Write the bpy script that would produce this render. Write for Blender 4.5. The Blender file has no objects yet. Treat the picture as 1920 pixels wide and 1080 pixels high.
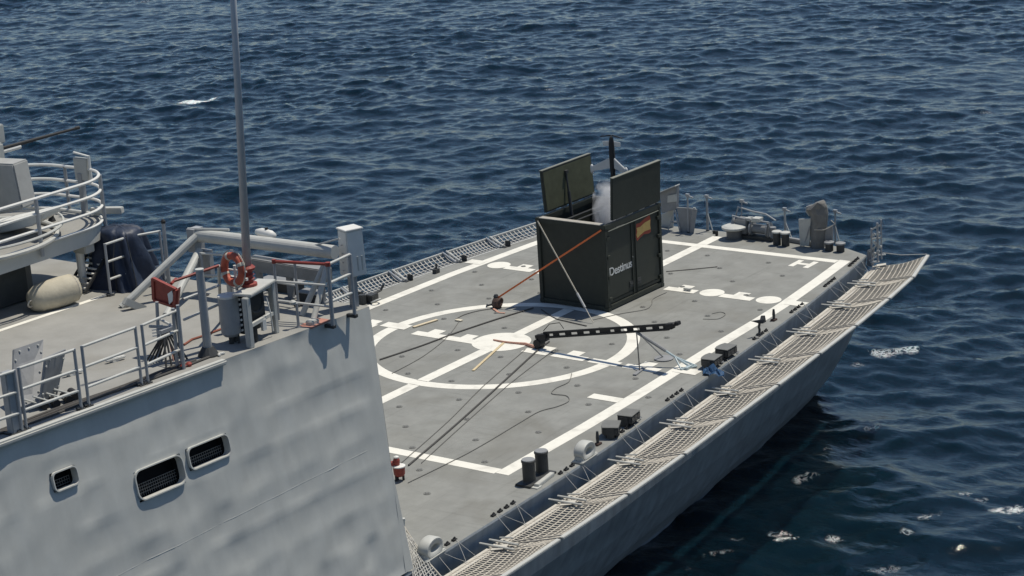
import bpy, math, random
import numpy as np
from mathutils import Vector, Matrix
random.seed(7)
SC = bpy.context.scene
COL = SC.collection

# ---------------------------------------------------------------- camera
FPX = 3918.58
CAM_ROT = (1.2909341, 0.0618486, -0.9543074)
CAM_LOC = Vector((-44.25033, -33.08896, 17.41998))
cd = bpy.data.cameras.new('camera'); cam = bpy.data.objects.new('camera', cd); COL.objects.link(cam)
cam.location = CAM_LOC; cam.rotation_euler = CAM_ROT
cd.sensor_width = 36; cd.lens = FPX / 1920 * 36; cd.clip_start = 0.5; cd.clip_end = 30000
SC.camera = cam

# ---------------------------------------------------------------- sky, sun, exposure
SHADOW = Vector((-0.38, 0.125, -1.0))          # where one metre of height throws its shadow
TO_SUN = (-SHADOW).normalized()
w = bpy.data.worlds.new('World'); SC.world = w; w.use_nodes = True
nt = w.node_tree; bg = nt.nodes['Background']
sky = nt.nodes.new('ShaderNodeTexSky'); sky.sky_type = 'NISHITA'; sky.sun_disc = False
sky.sun_elevation = math.asin(TO_SUN.z); sky.sun_rotation = math.atan2(TO_SUN.x, TO_SUN.y)
sky.air_density = 1.0; sky.dust_density = .35; sky.ozone_density = 3.0
nt.links.new(sky.outputs[0], bg.inputs[0]); bg.inputs[1].default_value = 0.09
sd = bpy.data.lights.new('sun', 'SUN'); sun = bpy.data.objects.new('sun', sd); COL.objects.link(sun)
sd.energy = 4.1; sd.angle = math.radians(0.5); sd.color = (1.0, 0.94, 0.82)
sun.rotation_euler = SHADOW.to_track_quat('-Z', 'Y').to_euler(); sun.location = (0, 0, 60)
SC.view_settings.view_transform = 'Standard'; SC.view_settings.look = 'None'
SC.view_settings.exposure = 0.0; SC.view_settings.gamma = 1.0
SC.render.engine = 'CYCLES'
try:
    SC.cycles.use_denoising = True; SC.cycles.max_bounces = 6; SC.cycles.volume_bounces = 4
    SC.cycles.caustics_reflective = False; SC.cycles.caustics_refractive = False
except Exception: pass

# ---------------------------------------------------------------- survey: photo point -> point on a real plane
from mathutils import Euler
RM = Euler(CAM_ROT).to_matrix()
def ray(u, v): return RM @ Vector(((u - 960) / FPX, -(v - 540) / FPX, -1))
def at(u, v, z=0.0):
    d = ray(u, v); return CAM_LOC + d * ((z - CAM_LOC.z) / d.z)
def atX(u, v, X):
    d = ray(u, v); return CAM_LOC + d * ((X - CAM_LOC.x) / d.x)
def atY(u, v, Y):
    d = ray(u, v); return CAM_LOC + d * ((Y - CAM_LOC.y) / d.y)
def at_plane(u, v, p0, n):
    d = ray(u, v); return CAM_LOC + d * ((Vector(p0) - CAM_LOC).dot(n) / d.dot(n))
RS = 0.036                                      # the hangar roof rises gently forward
def zr(X): return 5.5 + RS * (-13.0 - X)
ROOF_N = Vector((RS, 0, 1)).normalized()
def roof(u, v, h=0.0): return at_plane(u, v, (-13, 0, 5.5 + h), ROOF_N)

# ---------------------------------------------------------------- materials
MATS = {}
def lin(c): return tuple(((x / 255) / 12.92 if x / 255 <= .04045 else ((x / 255 + .055) / 1.055) ** 2.4) for x in c)
def mat(name, col, rough=0.6, var=0.12, scale=3.0, metal=0.0, bump=0.0, bscale=40.0, stain=None, stain_scale=0.4, spec=0.5, streak=0.0, scuff=0.0):
    if name in MATS: return MATS[name]
    m = bpy.data.materials.new(name); m.use_nodes = True; t = m.node_tree; N = t.nodes; L = t.links
    b = N['Principled BSDF']; b.inputs['Roughness'].default_value = rough; b.inputs['Metallic'].default_value = metal
    b.inputs['Specular IOR Level'].default_value = spec
    tc = N.new('ShaderNodeTexCoord')
    n = N.new('ShaderNodeTexNoise'); n.inputs['Scale'].default_value = scale; n.inputs['Detail'].default_value = 6; n.inputs['Roughness'].default_value = .65
    L.new(tc.outputs['Object'], n.inputs['Vector'])
    r = N.new('ShaderNodeMapRange'); r.inputs['From Min'].default_value = .3; r.inputs['From Max'].default_value = .7
    r.inputs['To Min'].default_value = 1 - var; r.inputs['To Max'].default_value = 1 + var
    L.new(n.outputs[0], r.inputs['Value'])
    mx = N.new('ShaderNodeVectorMath'); mx.operation = 'SCALE'; mx.inputs[0].default_value = col
    L.new(r.outputs[0], mx.inputs['Scale']); out = mx.outputs[0]
    if stain:
        n2 = N.new('ShaderNodeTexNoise'); n2.inputs['Scale'].default_value = stain_scale; n2.inputs['Detail'].default_value = 5; n2.inputs['Distortion'].default_value = .6
        L.new(tc.outputs['Object'], n2.inputs['Vector'])
        r2 = N.new('ShaderNodeMapRange'); r2.inputs['From Min'].default_value = .52; r2.inputs['From Max'].default_value = .72; r2.inputs['To Max'].default_value = .55
        L.new(n2.outputs[0], r2.inputs['Value'])
        mm = N.new('ShaderNodeMix'); mm.data_type = 'RGBA'; mm.inputs['B'].default_value = (*stain, 1)
        L.new(r2.outputs[0], mm.inputs['Factor']); L.new(out, mm.inputs['A']); out = mm.outputs['Result']
    if streak:
        mp = N.new('ShaderNodeMapping'); mp.inputs['Scale'].default_value = (2.2, 2.2, .16); L.new(tc.outputs['Object'], mp.inputs['Vector'])
        n3 = N.new('ShaderNodeTexNoise'); n3.inputs['Scale'].default_value = 1.6; n3.inputs['Detail'].default_value = 4; L.new(mp.outputs[0], n3.inputs['Vector'])
        r3 = N.new('ShaderNodeMapRange'); r3.inputs['From Min'].default_value = .35; r3.inputs['From Max'].default_value = .7; r3.inputs['To Min'].default_value = 1 + streak * .5; r3.inputs['To Max'].default_value = 1 - streak
        L.new(n3.outputs[0], r3.inputs['Value'])
        m3 = N.new('ShaderNodeVectorMath'); m3.operation = 'SCALE'; L.new(out, m3.inputs[0]); L.new(r3.outputs[0], m3.inputs['Scale']); out = m3.outputs[0]
    if scuff:
        for rot, sc_ in ((.35, (9, .5, 1)), (1.75, (.45, 7, 1))):
            mp = N.new('ShaderNodeMapping'); mp.inputs['Rotation'].default_value = (0, 0, rot); mp.inputs['Scale'].default_value = sc_; L.new(tc.outputs['Object'], mp.inputs['Vector'])
            n4 = N.new('ShaderNodeTexNoise'); n4.inputs['Scale'].default_value = .8; n4.inputs['Detail'].default_value = 7; n4.inputs['Roughness'].default_value = .7; L.new(mp.outputs[0], n4.inputs['Vector'])
            r4 = N.new('ShaderNodeMapRange'); r4.inputs['From Min'].default_value = .56; r4.inputs['From Max'].default_value = .74; r4.inputs['To Min'].default_value = 1; r4.inputs['To Max'].default_value = 1 - scuff
            L.new(n4.outputs[0], r4.inputs['Value'])
            m4 = N.new('ShaderNodeVectorMath'); m4.operation = 'SCALE'; L.new(out, m4.inputs[0]); L.new(r4.outputs[0], m4.inputs['Scale']); out = m4.outputs[0]
    L.new(out, b.inputs['Base Color'])
    if bump:
        nb = N.new('ShaderNodeTexNoise'); nb.inputs['Scale'].default_value = bscale; nb.inputs['Detail'].default_value = 4
        L.new(tc.outputs['Object'], nb.inputs['Vector'])
        bp = N.new('ShaderNodeBump'); bp.inputs['Strength'].default_value = bump; bp.inputs['Distance'].default_value = .02
        L.new(nb.outputs[0], bp.inputs['Height']); L.new(bp.outputs[0], b.inputs['Normal'])
    MATS[name] = m; return m
DECK = mat('nonskid_deck_grey', (.238, .240, .225), .92, .13, 1.3, scuff=.22, bump=.25, bscale=60, stain=(.165, .16, .14), stain_scale=.5, spec=.2)
ROOFM = mat('roof_deck_grey', (.285, .28, .26), .9, .12, 1.1, bump=.2, bscale=50, stain=(.22, .205, .175), stain_scale=.6, spec=.2)
WHITE = mat('deck_marking_white', (.73, .71, .64), .85, .05, 5, spec=.2, stain=(.50, .48, .43), stain_scale=2.2, scuff=.10)
HULLG = mat('hull_grey_paint', (.27, .295, .315), .5, .14, 1.1, streak=.2, spec=.35, bump=.4, bscale=1.8, stain=(.17, .19, .205), stain_scale=.7)
WALLG = mat('hangar_grey_paint', (.46, .465, .44), .6, .07, 1.2, streak=.06, spec=.3)
RAILG = mat('rail_grey_paint', (.50, .50, .47), .5, .08, 6, spec=.4)
POSTG = mat('post_grey_paint', (.30, .31, .32), .5, .1, 6, spec=.4)
MIDG = mat('fitting_grey_paint', (.235, .24, .245), .6, .12, 6, spec=.35)
LIGHTG = mat('light_grey_paint', (.46, .46, .43), .55, .08, 5, spec=.35)
WPAINT = mat('white_paint', (.68, .67, .63), .5, .06, 5, spec=.4)
DARK = mat('dark_grey_metal', (.035, .037, .038), .6, .2, 8)
BLACK = mat('black_rubber', (.015, .015, .016), .7, .2, 8)
OLIVE = mat('olive_container_paint', (.032, .037, .030), .6, .14, 5, stain=(.04, .043, .034), stain_scale=1.5, spec=.35)
OLIVEIN = mat('olive_lid_lining', (.072, .078, .048), .7, .2, 3, spec=.3)
RED = mat('red_paint', (.25, .040, .028), .55, .18, 8)
ORANGE = mat('orange_strap', (.72, .17, .05), .7, .1, 12)
BUOY = mat('orange_lifebuoy', (.42, .085, .045), .6, .15, 9)
ROPE = mat('net_rope', (.46, .425, .365), .9, .16, 8, spec=.15)
CREAM = mat('cream_canvas', (.44, .40, .31), .8, .12, 4, bump=.3, bscale=14)
STRAP = mat('pale_webbing', (.55, .50, .41), .8, .1, 10)
TAN = mat('tan_plank', (.58, .47, .29), .8, .15, 6)
PINK = mat('faded_red_strap', (.48, .26, .19), .8, .2, 10)
NAVY = mat('navy_tarpaulin', (.016, .026, .052), .55, .25, 5, bump=.5, bscale=9)
BLUE = mat('blue_cloth', (.015, .065, .15), .7, .3, 14)
PALEB = mat('pale_blue_metal', (.40, .48, .50), .5, .12, 8)
TARP = mat('grey_canvas_cover', (.16, .155, .145), .85, .2, 5, bump=.5, bscale=12)
FLAGR = mat('flag_red', (.30, .055, .03), .7, .1, 10)
FLAGY = mat('flag_yellow', (.62, .40, .13), .7, .1, 10)
DWHITE = mat('drone_pale_wing', (.55, .55, .54), .5, .06, 6)
CABLE = mat('black_cable', (.075, .07, .065), .8, .1, 8)
TIE = mat('tie_down_steel', (.165, .165, .155), .7, .2, 8)
VOID = mat('vent_interior', (.012, .013, .014), .9, .1, 5, spec=.1)
GLASSD = mat('lamp_glass', (.03, .035, .04), .15, .05, 5)

# ---------------------------------------------------------------- mesh helper
class MB:
    def __init__(s): s.v = []; s.f = []
    def add(s, vs, fs):
        o = len(s.v); s.v += [Vector(x) for x in vs]; s.f += [tuple(i + o for i in f) for f in fs]; return s
    def box(s, c, size, ax=None, taper=1.0):
        c = Vector(c); hx, hy, hz = [x / 2 for x in size]
        ax = ax or (Vector((1, 0, 0)), Vector((0, 1, 0)), Vector((0, 0, 1)))
        vs = []
        for k in (-1, 1):
            q = taper if k > 0 else 1
            for i, j in ((-1, -1), (1, -1), (1, 1), (-1, 1)):
                vs.append(c + ax[0] * (hx * i * q) + ax[1] * (hy * j * q) + ax[2] * (hz * k))
        return s.add(vs, [(3, 2, 1, 0), (4, 5, 6, 7), (0, 1, 5, 4), (1, 2, 6, 5), (2, 3, 7, 6), (3, 0, 4, 7)])
    def bar(s, a, b, wd, th, up=(0, 0, 1)):
        a, b = Vector(a), Vector(b); d = b - a; L = d.length; x = d.normalized(); up = Vector(up)
        y = up.cross(x); y = y.normalized() if y.length > 1e-6 else Vector((0, 1, 0)); z = x.cross(y)
        return s.box((a + b) / 2, (L, wd, th), (x, y, z))
    def tube(s, pts, r, n=6, closed=False, caps=True):
        pts = [Vector(p) for p in pts]; m = len(pts); R = r if hasattr(r, '__len__') else [r] * m
        vs, fs = [], []; prev = None
        for i, p in enumerate(pts):
            a = pts[(i - 1) % m] if (closed or i > 0) else p; b = pts[(i + 1) % m] if (closed or i < m - 1) else p
            d = (b - a).normalized()
            if prev is None:
                u = Vector((0, 0, 1)) if abs(d.z) < .9 else Vector((1, 0, 0)); u = (u - d * u.dot(d)).normalized()
            else:
                u = prev - d * prev.dot(d); u = u.normalized()
            prev = u; q = d.cross(u)
            for k in range(n):
                t = 2 * math.pi * (k + .5) / n; vs.append(p + (u * math.cos(t) + q * math.sin(t)) * R[i])
        for i in range(m if closed else m - 1):
            j = (i + 1) % m
            for k in range(n):
                l = (k + 1) % n; fs.append((i * n + k, i * n + l, j * n + l, j * n + k))
        if caps and not closed:
            fs.append(tuple(range(n))[::-1]); fs.append(tuple(range((m - 1) * n, m * n)))
        return s.add(vs, fs)
    def cyl(s, a, b, r0, r1=None, n=12): return s.tube([a, b], [r0, r0 if r1 is None else r1], n)
    def lathe(s, prof, c, n=16, axis=(0, 0, 1)):          # prof: (radius, height) from low to high
        c = Vector(c); z = Vector(axis).normalized(); x = Vector((1, 0, 0)) if abs(z.x) < .9 else Vector((0, 1, 0)); x = (x - z * x.dot(z)).normalized(); y = z.cross(x)
        vs, fs = [], []
        for r, h in prof:
            for k in range(n):
                t = 2 * math.pi * k / n; vs.append(c + z * h + (x * math.cos(t) + y * math.sin(t)) * max(r, 1e-4))
        for i in range(len(prof) - 1):
            for k in range(n):
                l = (k + 1) % n; fs.append((i * n + k, i * n + l, (i + 1) * n + l, (i + 1) * n + k))
        fs.append(tuple(range(n))[::-1]); fs.append(tuple(range((len(prof) - 1) * n, len(prof) * n)))
        return s.add(vs, fs)
    def prism(s, poly, vec):
        poly = [Vector(p) for p in poly]; n = len(poly); vec = Vector(vec)
        vs = poly + [p + vec for p in poly]
        fs = [tuple(range(n))[::-1], tuple(range(n, 2 * n))] + [(i, (i + 1) % n, n + (i + 1) % n, n + i) for i in range(n)]
        return s.add(vs, fs)
    def torus(s, c, axis, R, r, n=32, m=10, a0=0, a1=2 * math.pi):
        c = Vector(c); z = Vector(axis).normalized(); x = Vector((0, 0, 1)) if abs(z.z) < .9 else Vector((1, 0, 0)); x = (x - z * x.dot(z)).normalized(); y = z.cross(x)
        full = abs(a1 - a0 - 2 * math.pi) < 1e-6
        k = n if full else n + 1
        pts = [c + (x * math.cos(a0 + (a1 - a0) * i / n) + y * math.sin(a0 + (a1 - a0) * i / n)) * R for i in range(k)]
        return s.tube(pts, r, m, closed=full)
    def grid(s, rows):
        n = len(rows[0]); vs = [p for r in rows for p in r]
        fs = [(i * n + j, i * n + j + 1, (i + 1) * n + j + 1, (i + 1) * n + j) for i in range(len(rows) - 1) for j in range(n - 1)]
        return s.add(vs, fs)
    def build(s, name, m, parent=None, smooth=False, bevel=0.0, recalc=True):
        off = wloc(parent) if parent else Vector((0, 0, 0))
        me = bpy.data.meshes.new(name); me.from_pydata([tuple(v - off) for v in s.v], [], s.f)
        if recalc or bevel:
            import bmesh
            bm = bmesh.new(); bm.from_mesh(me)
            if recalc: bmesh.ops.recalc_face_normals(bm, faces=bm.faces)
            if bevel:
                es = [e for e in bm.edges if len(e.link_faces) == 2 and e.calc_face_angle(0) > .6]
                bmesh.ops.bevel(bm, geom=es, offset=bevel, segments=2, affect='EDGES', clamp_overlap=True)
            bm.to_mesh(me); bm.free()
        me.materials.append(m)
        if smooth:
            me.polygons.foreach_set('use_smooth', [True] * len(me.polygons))
        o = bpy.data.objects.new(name, me); COL.objects.link(o)
        if parent: o.parent = parent
        return o
def wloc(o):
    l = Vector((0, 0, 0))
    while o is not None: l = l + o.location; o = o.parent
    return l
def tag(o, label=None, cat=None, group=None, kind=None):
    if label: o['label'] = label
    if cat: o['category'] = cat
    if group: o['group'] = group
    if kind: o['kind'] = kind
    return o
def thing(name, label, cat, loc, group=None):
    o = bpy.data.objects.new(name, None); COL.objects.link(o); o.location = Vector(loc); o.empty_display_size = .2
    return tag(o, label, cat, group)
def copy_thing(o, loc, label, rotz=0.0):
    c = o.copy(); COL.objects.link(c); c.location = Vector(loc); c.rotation_euler = (0, 0, rotz); c['label'] = label
    for ch in o.children:
        d = ch.copy(); COL.objects.link(d); d.parent = c
        for g in ch.children:
            e = g.copy(); COL.objects.link(e); e.parent = d
    return c
def lerp(a, b, t): return Vector(a) * (1 - t) + Vector(b) * t
X_, Y_, Z_ = Vector((1, 0, 0)), Vector((0, 1, 0)), Vector((0, 0, 1))

# ================================================================ the sea
ZW = -4.6
def make_sea():
    rng = np.random.default_rng(11)
    N, L = 1024, 184.0; cx, cy = 40.0, 24.0
    k1 = np.fft.fftfreq(N, L / N) * 2 * np.pi
    kx, ky = np.meshgrid(k1, k1); k = np.hypot(kx, ky); k[0, 0] = 1e-6
    g = 9.81
    wd = math.radians(28)
    ct = (kx * math.cos(wd) + ky * math.sin(wd)) / k
    kp = 2 * math.pi / 9.5
    S = np.exp(-1.25 * (kp / k) ** 2) / k ** 3.12 * (0.12 + np.clip(ct, 0, 1) ** 2 + .25 * np.clip(-ct, 0, 1) ** 2)
    S *= np.exp(-(k * 0.06) ** 2); S[0, 0] = 0
    H = np.sqrt(S) * (rng.normal(size=(N, N)) + 1j * rng.normal(size=(N, N)))
    h = np.fft.ifft2(H).real; sl = math.sqrt(np.mean(np.fft.ifft2(1j * kx * H).real ** 2 + np.fft.ifft2(1j * ky * H).real ** 2)); sc = 0.20 / sl; h *= sc; print('sea h std', h.std())
    gust = np.fft.ifft2(np.fft.fft2(rng.normal(size=(N, N))) * np.exp(-(k / .22) ** 2)).real; gust = 1 + .16 * np.clip(gust / gust.std(), -2, 2)
    h *= gust
    dx = np.fft.ifft2(-1j * kx / k * H).real * sc; dy = np.fft.ifft2(-1j * ky / k * H).real * sc
    ch = .9
    sp = L / N
    jac = (1 - ch * np.gradient(dx, sp, axis=1)) * (1 - ch * np.gradient(dy, sp, axis=0))
    ax = (np.arange(N) / (N - 1) - .5) * L
    GX, GY = np.meshgrid(ax + cx, ax + cy)
    ed = np.clip((L / 2 - np.maximum(abs(GX - cx), abs(GY - cy))) / 9.0, 0, 1)
    P = np.stack([GX - ch * dx * ed, GY - ch * dy * ed, ZW + h * ed], -1).reshape(-1, 3)
    # foam: breaking patches where they float, with sun glints painted in among them
    foam_glint = np.zeros((N, N))
    fine = np.fft.ifft2(np.fft.fft2(rng.normal(size=(N, N))) * np.exp(-((k - 4.2) / 2.6) ** 2)).real; fine /= fine.std()
    mid = np.fft.ifft2(np.fft.fft2(rng.normal(size=(N, N))) * np.exp(-((k - 1.2) / 1.0) ** 2)).real; mid /= mid.std()
    def blob(u, v, lu, lv, thr, amp=1.0, ang=0.0):
        p = at(u, v, ZW); a = math.radians(ang)
        X = (GX - p.x) * math.cos(a) + (GY - p.y) * math.sin(a); Y = -(GX - p.x) * math.sin(a) + (GY - p.y) * math.cos(a)
        q = np.exp(-(X / lu) ** 2 - (Y / lv) ** 2)
        np.maximum(foam_glint, amp * np.clip((q * (1 + .55 * fine + .25 * mid) - thr) * 3.2, 0, 1), out=foam_glint)
    va = math.degrees(math.atan2(ray(960, 300).y, ray(960, 300).x)) - 90   # across the view
    blob(368, 189, .85, .8, .22, 2.6, va); blob(388, 187, .5, .6, .22, 2.6, va)
    blob(1675, 668, 1.5, .8, .5, .75, va + 25); blob(1640, 674, .8, .8, .6, .7, va)  # cluster of sun glints on the water, painted as pale patches
    for (u, v, a_, b_, t, am) in [(1420, 1004, 1.2, .22, .35, 1.05), (1480, 1010, .7, .25, .35, 1.15), (1350, 1035, .9, .22, .4, 1.0), (1572, 1002, .45, .3, .4, 1.1),  # lower-right flecks include sun glints painted pale
        (1735, 970, .7, .3, .4, .95), (1890, 958, .75, .4, .35, 1.2), (1850, 940, .9, .3, .6, .7), (1695, 1002, .3, .3, .45, .9), (1515, 900, .8, .6, .6, .9), (1810, 930, .8, .25, .6, .8), (1900, 998, .6, .25, .5, .8),
        (1640, 970, 1.2, .4, .9, .6), (1560, 840, 1.2, .5, 1.15, .55), (1660, 1060, .6, .3, .6, .6), (1310, 1065, .6, .2, .6, .6), (1640, 810, .8, .5, 1.0, .6), (1760, 985, .9, .5, .95, .6),
        (1690, 320, 1.2, .6, .95, .55), (1830, 262, 1.6, .6, .95, .5), (1845, 212, 1.0, .5, .9, .5), (1640, 50, 1.0, .6, .7, .6), (372, 288, .5, .3, .5, .8), (1030, 168, .4, .3, .55, .6), (1770, 300, 1.2, .6, 1.1, .4), (260, 4, 1.2, .8, .6, .6)]:
        blob(u, v, a_ * .8, b_ * .8, t, am * .75, va + 12)
    foam_glint = np.maximum(foam_glint, .5 * np.clip((.10 - jac) * 3, 0, 1) * np.clip(fine, 0, 1))
    idx = np.arange(N * N).reshape(N, N)
    q = np.stack([idx[:-1, :-1], idx[:-1, 1:], idx[1:, 1:], idx[1:, :-1]], -1).reshape(-1, 4)
    B = 9000.0; x0, x1, y0, y1 = cx - L / 2, cx + L / 2, cy - L / 2, cy + L / 2
    ext = np.array([(x0, y0), (x1, y0), (x1, y1), (x0, y1), (cx - B, cy - B), (cx + B, cy - B), (cx + B, cy + B), (cx - B, cy + B)])
    ext = np.concatenate([ext, np.full((8, 1), ZW)], 1); b = N * N
    q2 = np.array([(b, b + 4, b + 5, b + 1), (b + 1, b + 5, b + 6, b + 2), (b + 2, b + 6, b + 7, b + 3), (b + 3, b + 7, b + 4, b)])
    V = np.concatenate([P, ext]).astype(np.float32); F = np.concatenate([q, q2]).astype(np.int32)
    me = bpy.data.meshes.new('sea'); me.vertices.add(len(V)); me.vertices.foreach_set('co', V.ravel())
    me.loops.add(F.size); me.loops.foreach_set('vertex_index', F.ravel())
    me.polygons.add(len(F)); me.polygons.foreach_set('loop_start', np.arange(0, F.size, 4, dtype=np.int32))
    me.polygons.foreach_set('use_smooth', np.ones(len(F), dtype=bool))
    me.update(calc_edges=True)
    at_ = me.attributes.new('foam_glint', 'FLOAT', 'POINT')
    at_.data.foreach_set('value', np.concatenate([foam_glint.ravel(), np.zeros(8)]).astype(np.float32))
    m = bpy.data.materials.new('sea_water'); m.use_nodes = True; t = m.node_tree; Nn = t.nodes; Lk = t.links
    bs = Nn['Principled BSDF']; bs.inputs['IOR'].default_value = 1.333; bs.inputs['Roughness'].default_value = .06
    bs.inputs['Subsurface Weight'].default_value = 1.0; bs.inputs['Subsurface Radius'].default_value = (.35, .9, 1.1); bs.inputs['Subsurface Scale'].default_value = 2.2
    fa = Nn.new('ShaderNodeAttribute'); fa.attribute_name = 'foam_glint'
    mc = Nn.new('ShaderNodeMix'); mc.data_type = 'RGBA'; mc.inputs['A'].default_value = (.0016, .0098, .0170, 1); mc.inputs['B'].default_value = (.62, .64, .63, 1)
    tcf = Nn.new('ShaderNodeTexCoord'); fn = Nn.new('ShaderNodeTexNoise'); fn.inputs['Scale'].default_value = 4.5; fn.inputs['Detail'].default_value = 6; fn.inputs['Roughness'].default_value = .7; fn.inputs['Distortion'].default_value = 1.2
    Lk.new(tcf.outputs['Object'], fn.inputs['Vector'])
    def mth(op, a_, b_):
        n_ = Nn.new('ShaderNodeMath'); n_.operation = op
        for q_, v_ in ((0, a_), (1, b_)):
            if v_ is None: continue
            if isinstance(v_, (int, float)): n_.inputs[q_].default_value = v_
            else: Lk.new(v_, n_.inputs[q_])
        return n_.outputs[0]
    rid = mth('SUBTRACT', 1.0, mth('MULTIPLY', mth('ABSOLUTE', mth('SUBTRACT', fn.outputs[0], .5), None), 13.0))   # lacy filaments
    fsum = mth('MULTIPLY', fa.outputs['Fac'], mth('ADD', mth('MAXIMUM', rid, 0.0), .18))
    fm = Nn.new('ShaderNodeMapRange'); fm.inputs['From Min'].default_value = .22; fm.inputs['From Max'].default_value = .95; Lk.new(fsum, fm.inputs['Value'])
    Lk.new(fm.outputs[0], mc.inputs['Factor']); Lk.new(mc.outputs['Result'], bs.inputs['Base Color'])
    mr = Nn.new('ShaderNodeMapRange'); mr.inputs['To Min'].default_value = .06; mr.inputs['To Max'].default_value = .9; Lk.new(fm.outputs[0], mr.inputs['Value']); Lk.new(mr.outputs[0], bs.inputs['Roughness'])
    tc = Nn.new('ShaderNodeTexCoord'); mp = Nn.new('ShaderNodeMapping'); mp.inputs['Rotation'].default_value = (0, 0, -wd); mp.inputs['Scale'].default_value = (1.5, .75, 1)
    Lk.new(tc.outputs['Object'], mp.inputs['Vector'])
    n1 = Nn.new('ShaderNodeTexNoise'); n1.inputs['Scale'].default_value = 3.4; n1.inputs['Detail'].default_value = 5; n1.inputs['Roughness'].default_value = .55; n1.inputs['Distortion'].default_value = .35
    Lk.new(mp.outputs[0], n1.inputs['Vector'])
    bp = Nn.new('ShaderNodeBump'); bp.inputs['Strength'].default_value = .45; bp.inputs['Distance'].default_value = .05
    Lk.new(n1.outputs[0], bp.inputs['Height']); Lk.new(bp.outputs[0], bs.inputs['Normal'])
    me.materials.append(m)
    o = bpy.data.objects.new('sea', me); COL.objects.link(o); o['kind'] = 'structure'
make_sea()

# ================================================================ the ship
EDGE = [(-70, 7.55), (-40, 7.55), (-22, 7.5), (-12.84, 7.40), (-10.96, 7.34), (-7.72, 7.24), (-5.4, 7.10), (-2.08, 6.82), (.36, 6.63), (3.96, 6.30), (6.58, 6.04), (9.78, 5.62), (12.13, 5.24), (14, 4.95)]
def edge(X):
    for (a, b), (c, d) in zip(EDGE, EDGE[1:]):
        if a <= X <= c: return b + (d - b) * (X - a) / (c - a)
    return EDGE[0][1] if X < -40 else EDGE[-1][1]
def near(X): return -edge(X)
def far(X): return edge(X) + .12
ship = thing('warship', 'grey warship with a flight deck aft of its hangar, seen from above', 'ship', (0, 0, 0))
XS = [-60, -45, -32, -22, -16, -12.84, -10.96, -9.3, -7.72, -5.4, -3.6, -2.08, .36, 2.2, 3.96, 6.58, 8.2, 9.78, 11, 12.05]
def stern_x(Y):                                   # slightly curved after edge of the deck
    t = abs(Y) / 5.3; return 12.88 - .8 * t ** 4
hull = MB()
SEC = [(0, 0), (.012, -.05), (-.02, -.25), (-.06, -.62), (-.20, -2.0), (-.64, -3.0), (-1.2, -4.0), (-1.66, -4.6), (-2.6, -7)]
rows = []
for X in XS:
    e, f = edge(X), far(X)
    rows.append([Vector((X - .05 * (-z) * (X > 11.5), -(e + o), z)) for o, z in SEC[::-1]] + [Vector((X - .05 * (-z) * (X > 11.5), f + o, z)) for o, z in SEC])
half = len(SEC)
hull.grid([r[:half] for r in rows]); hull.grid([r[half:] for r in rows])
# raked transom
last = rows[-1]
ys = [i / 14 for i in range(15)]
tr = []
for k in range(half):
    a = last[half - 1 - k]; b = last[half + k]
    tr.append([Vector((stern_x(a.y + (b.y - a.y) * t) - (12.08 - a.x), a.y + (b.y - a.y) * t, a.z)) for t in ys])
    tr[-1][0] = a; tr[-1][-1] = b
hull.grid(tr)
hull.build('hull', HULLG, ship, smooth=False)
# flight deck: one sheet out to the rounded gunwale, a little 5 cm camber ignored
fd = MB()
XD = [-33, -22, -16, -12.84, -10.96, -9.3, -7.72, -5.4, -3.6, -2.08, .36, 2.2, 3.96, 6.58, 8.2, 9.78, 11, 12.05]
outl = [Vector((x, near(x), 0)) for x in XD] + [Vector((stern_x(y), y, 0)) for y in np.linspace(near(12.05), far(12.05), 13)[1:-1]] + [Vector((x, far(x), 0)) for x in XD[::-1]]
fd.add([p + Vector((0, 0, .0)) for p in outl], [tuple(range(len(outl)))])
deck = fd.build('flight_deck', DECK, ship)
# painted marks, each a 4 mm sheet part of the deck
MK = .004
def strip(a, b, wd, name, z=MK, m=WHITE):
    a, b = Vector((*a, z)), Vector((*b, z)); d = (b - a).normalized(); n = Vector((-d.y, d.x, 0)) * wd / 2
    o = MB().add([a - n, b - n, b + n, a + n], [(0, 1, 2, 3)]).build(name, m, deck); return o
W1, W2_, xa, xb = 5.94, 5.02, -8.02, 11.06
def nl(X): return float(np.interp(X, [-8.12, -4.6, -1.94, 2.2, 5.0, 6.6, 9.0, 11.26], [-5.88, -5.86, -5.78, -5.58, -5.5, -5.41, -5.18, -4.93]))
RIGHT = [(-8.12, -5.88), (-4.6, -5.86), (-1.94, -5.78), (2.2, -5.58), (5.0, -5.5), (6.6, -5.41), (9.0, -5.18), (11.26, -4.93)]
LEFT = [(-8.12, 5.8), (1.34, 5.69), (5.26, 5.56), (9.22, 5.24), (11.26, 5.0)]
def poly_strip(pl, wd, name):
    b = MB(); rows = [[Vector((x, y - wd / 2, MK)), Vector((x, y + wd / 2, MK))] for x, y in pl]
    b.grid(rows); return b.build(name, WHITE, deck)
poly_strip(RIGHT, .37, 'boundary_line'); poly_strip(LEFT, .35, 'boundary_line')
strip((xa, -5.69), (xa, 5.62), .32, 'boundary_line'); strip((xb, -4.75), (xb, 4.83), .31, 'boundary_line')
CXO, CYO = .13, .04
def ring(cx, cy, r0, r1, name, n=96, z=MK):
    vs, fs = [], []
    for i in range(n):
        t = 2 * math.pi * i / n
        for r in (r0, r1): vs.append((cx + r * math.cos(t), cy + r * math.sin(t), z))
    for i in range(n):
        j = (i + 1) % n; fs.append((2 * i, 2 * i + 1, 2 * j + 1, 2 * j))
    return MB().add(vs, fs).build(name, WHITE, deck)
def disc(cx, cy, r, name, n=40, z=MK):
    return MB().add([(cx + r * math.cos(2 * math.pi * i / n), cy + r * math.sin(2 * math.pi * i / n), z) for i in range(n)], [tuple(range(n))]).build(name, WHITE, deck)
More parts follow.
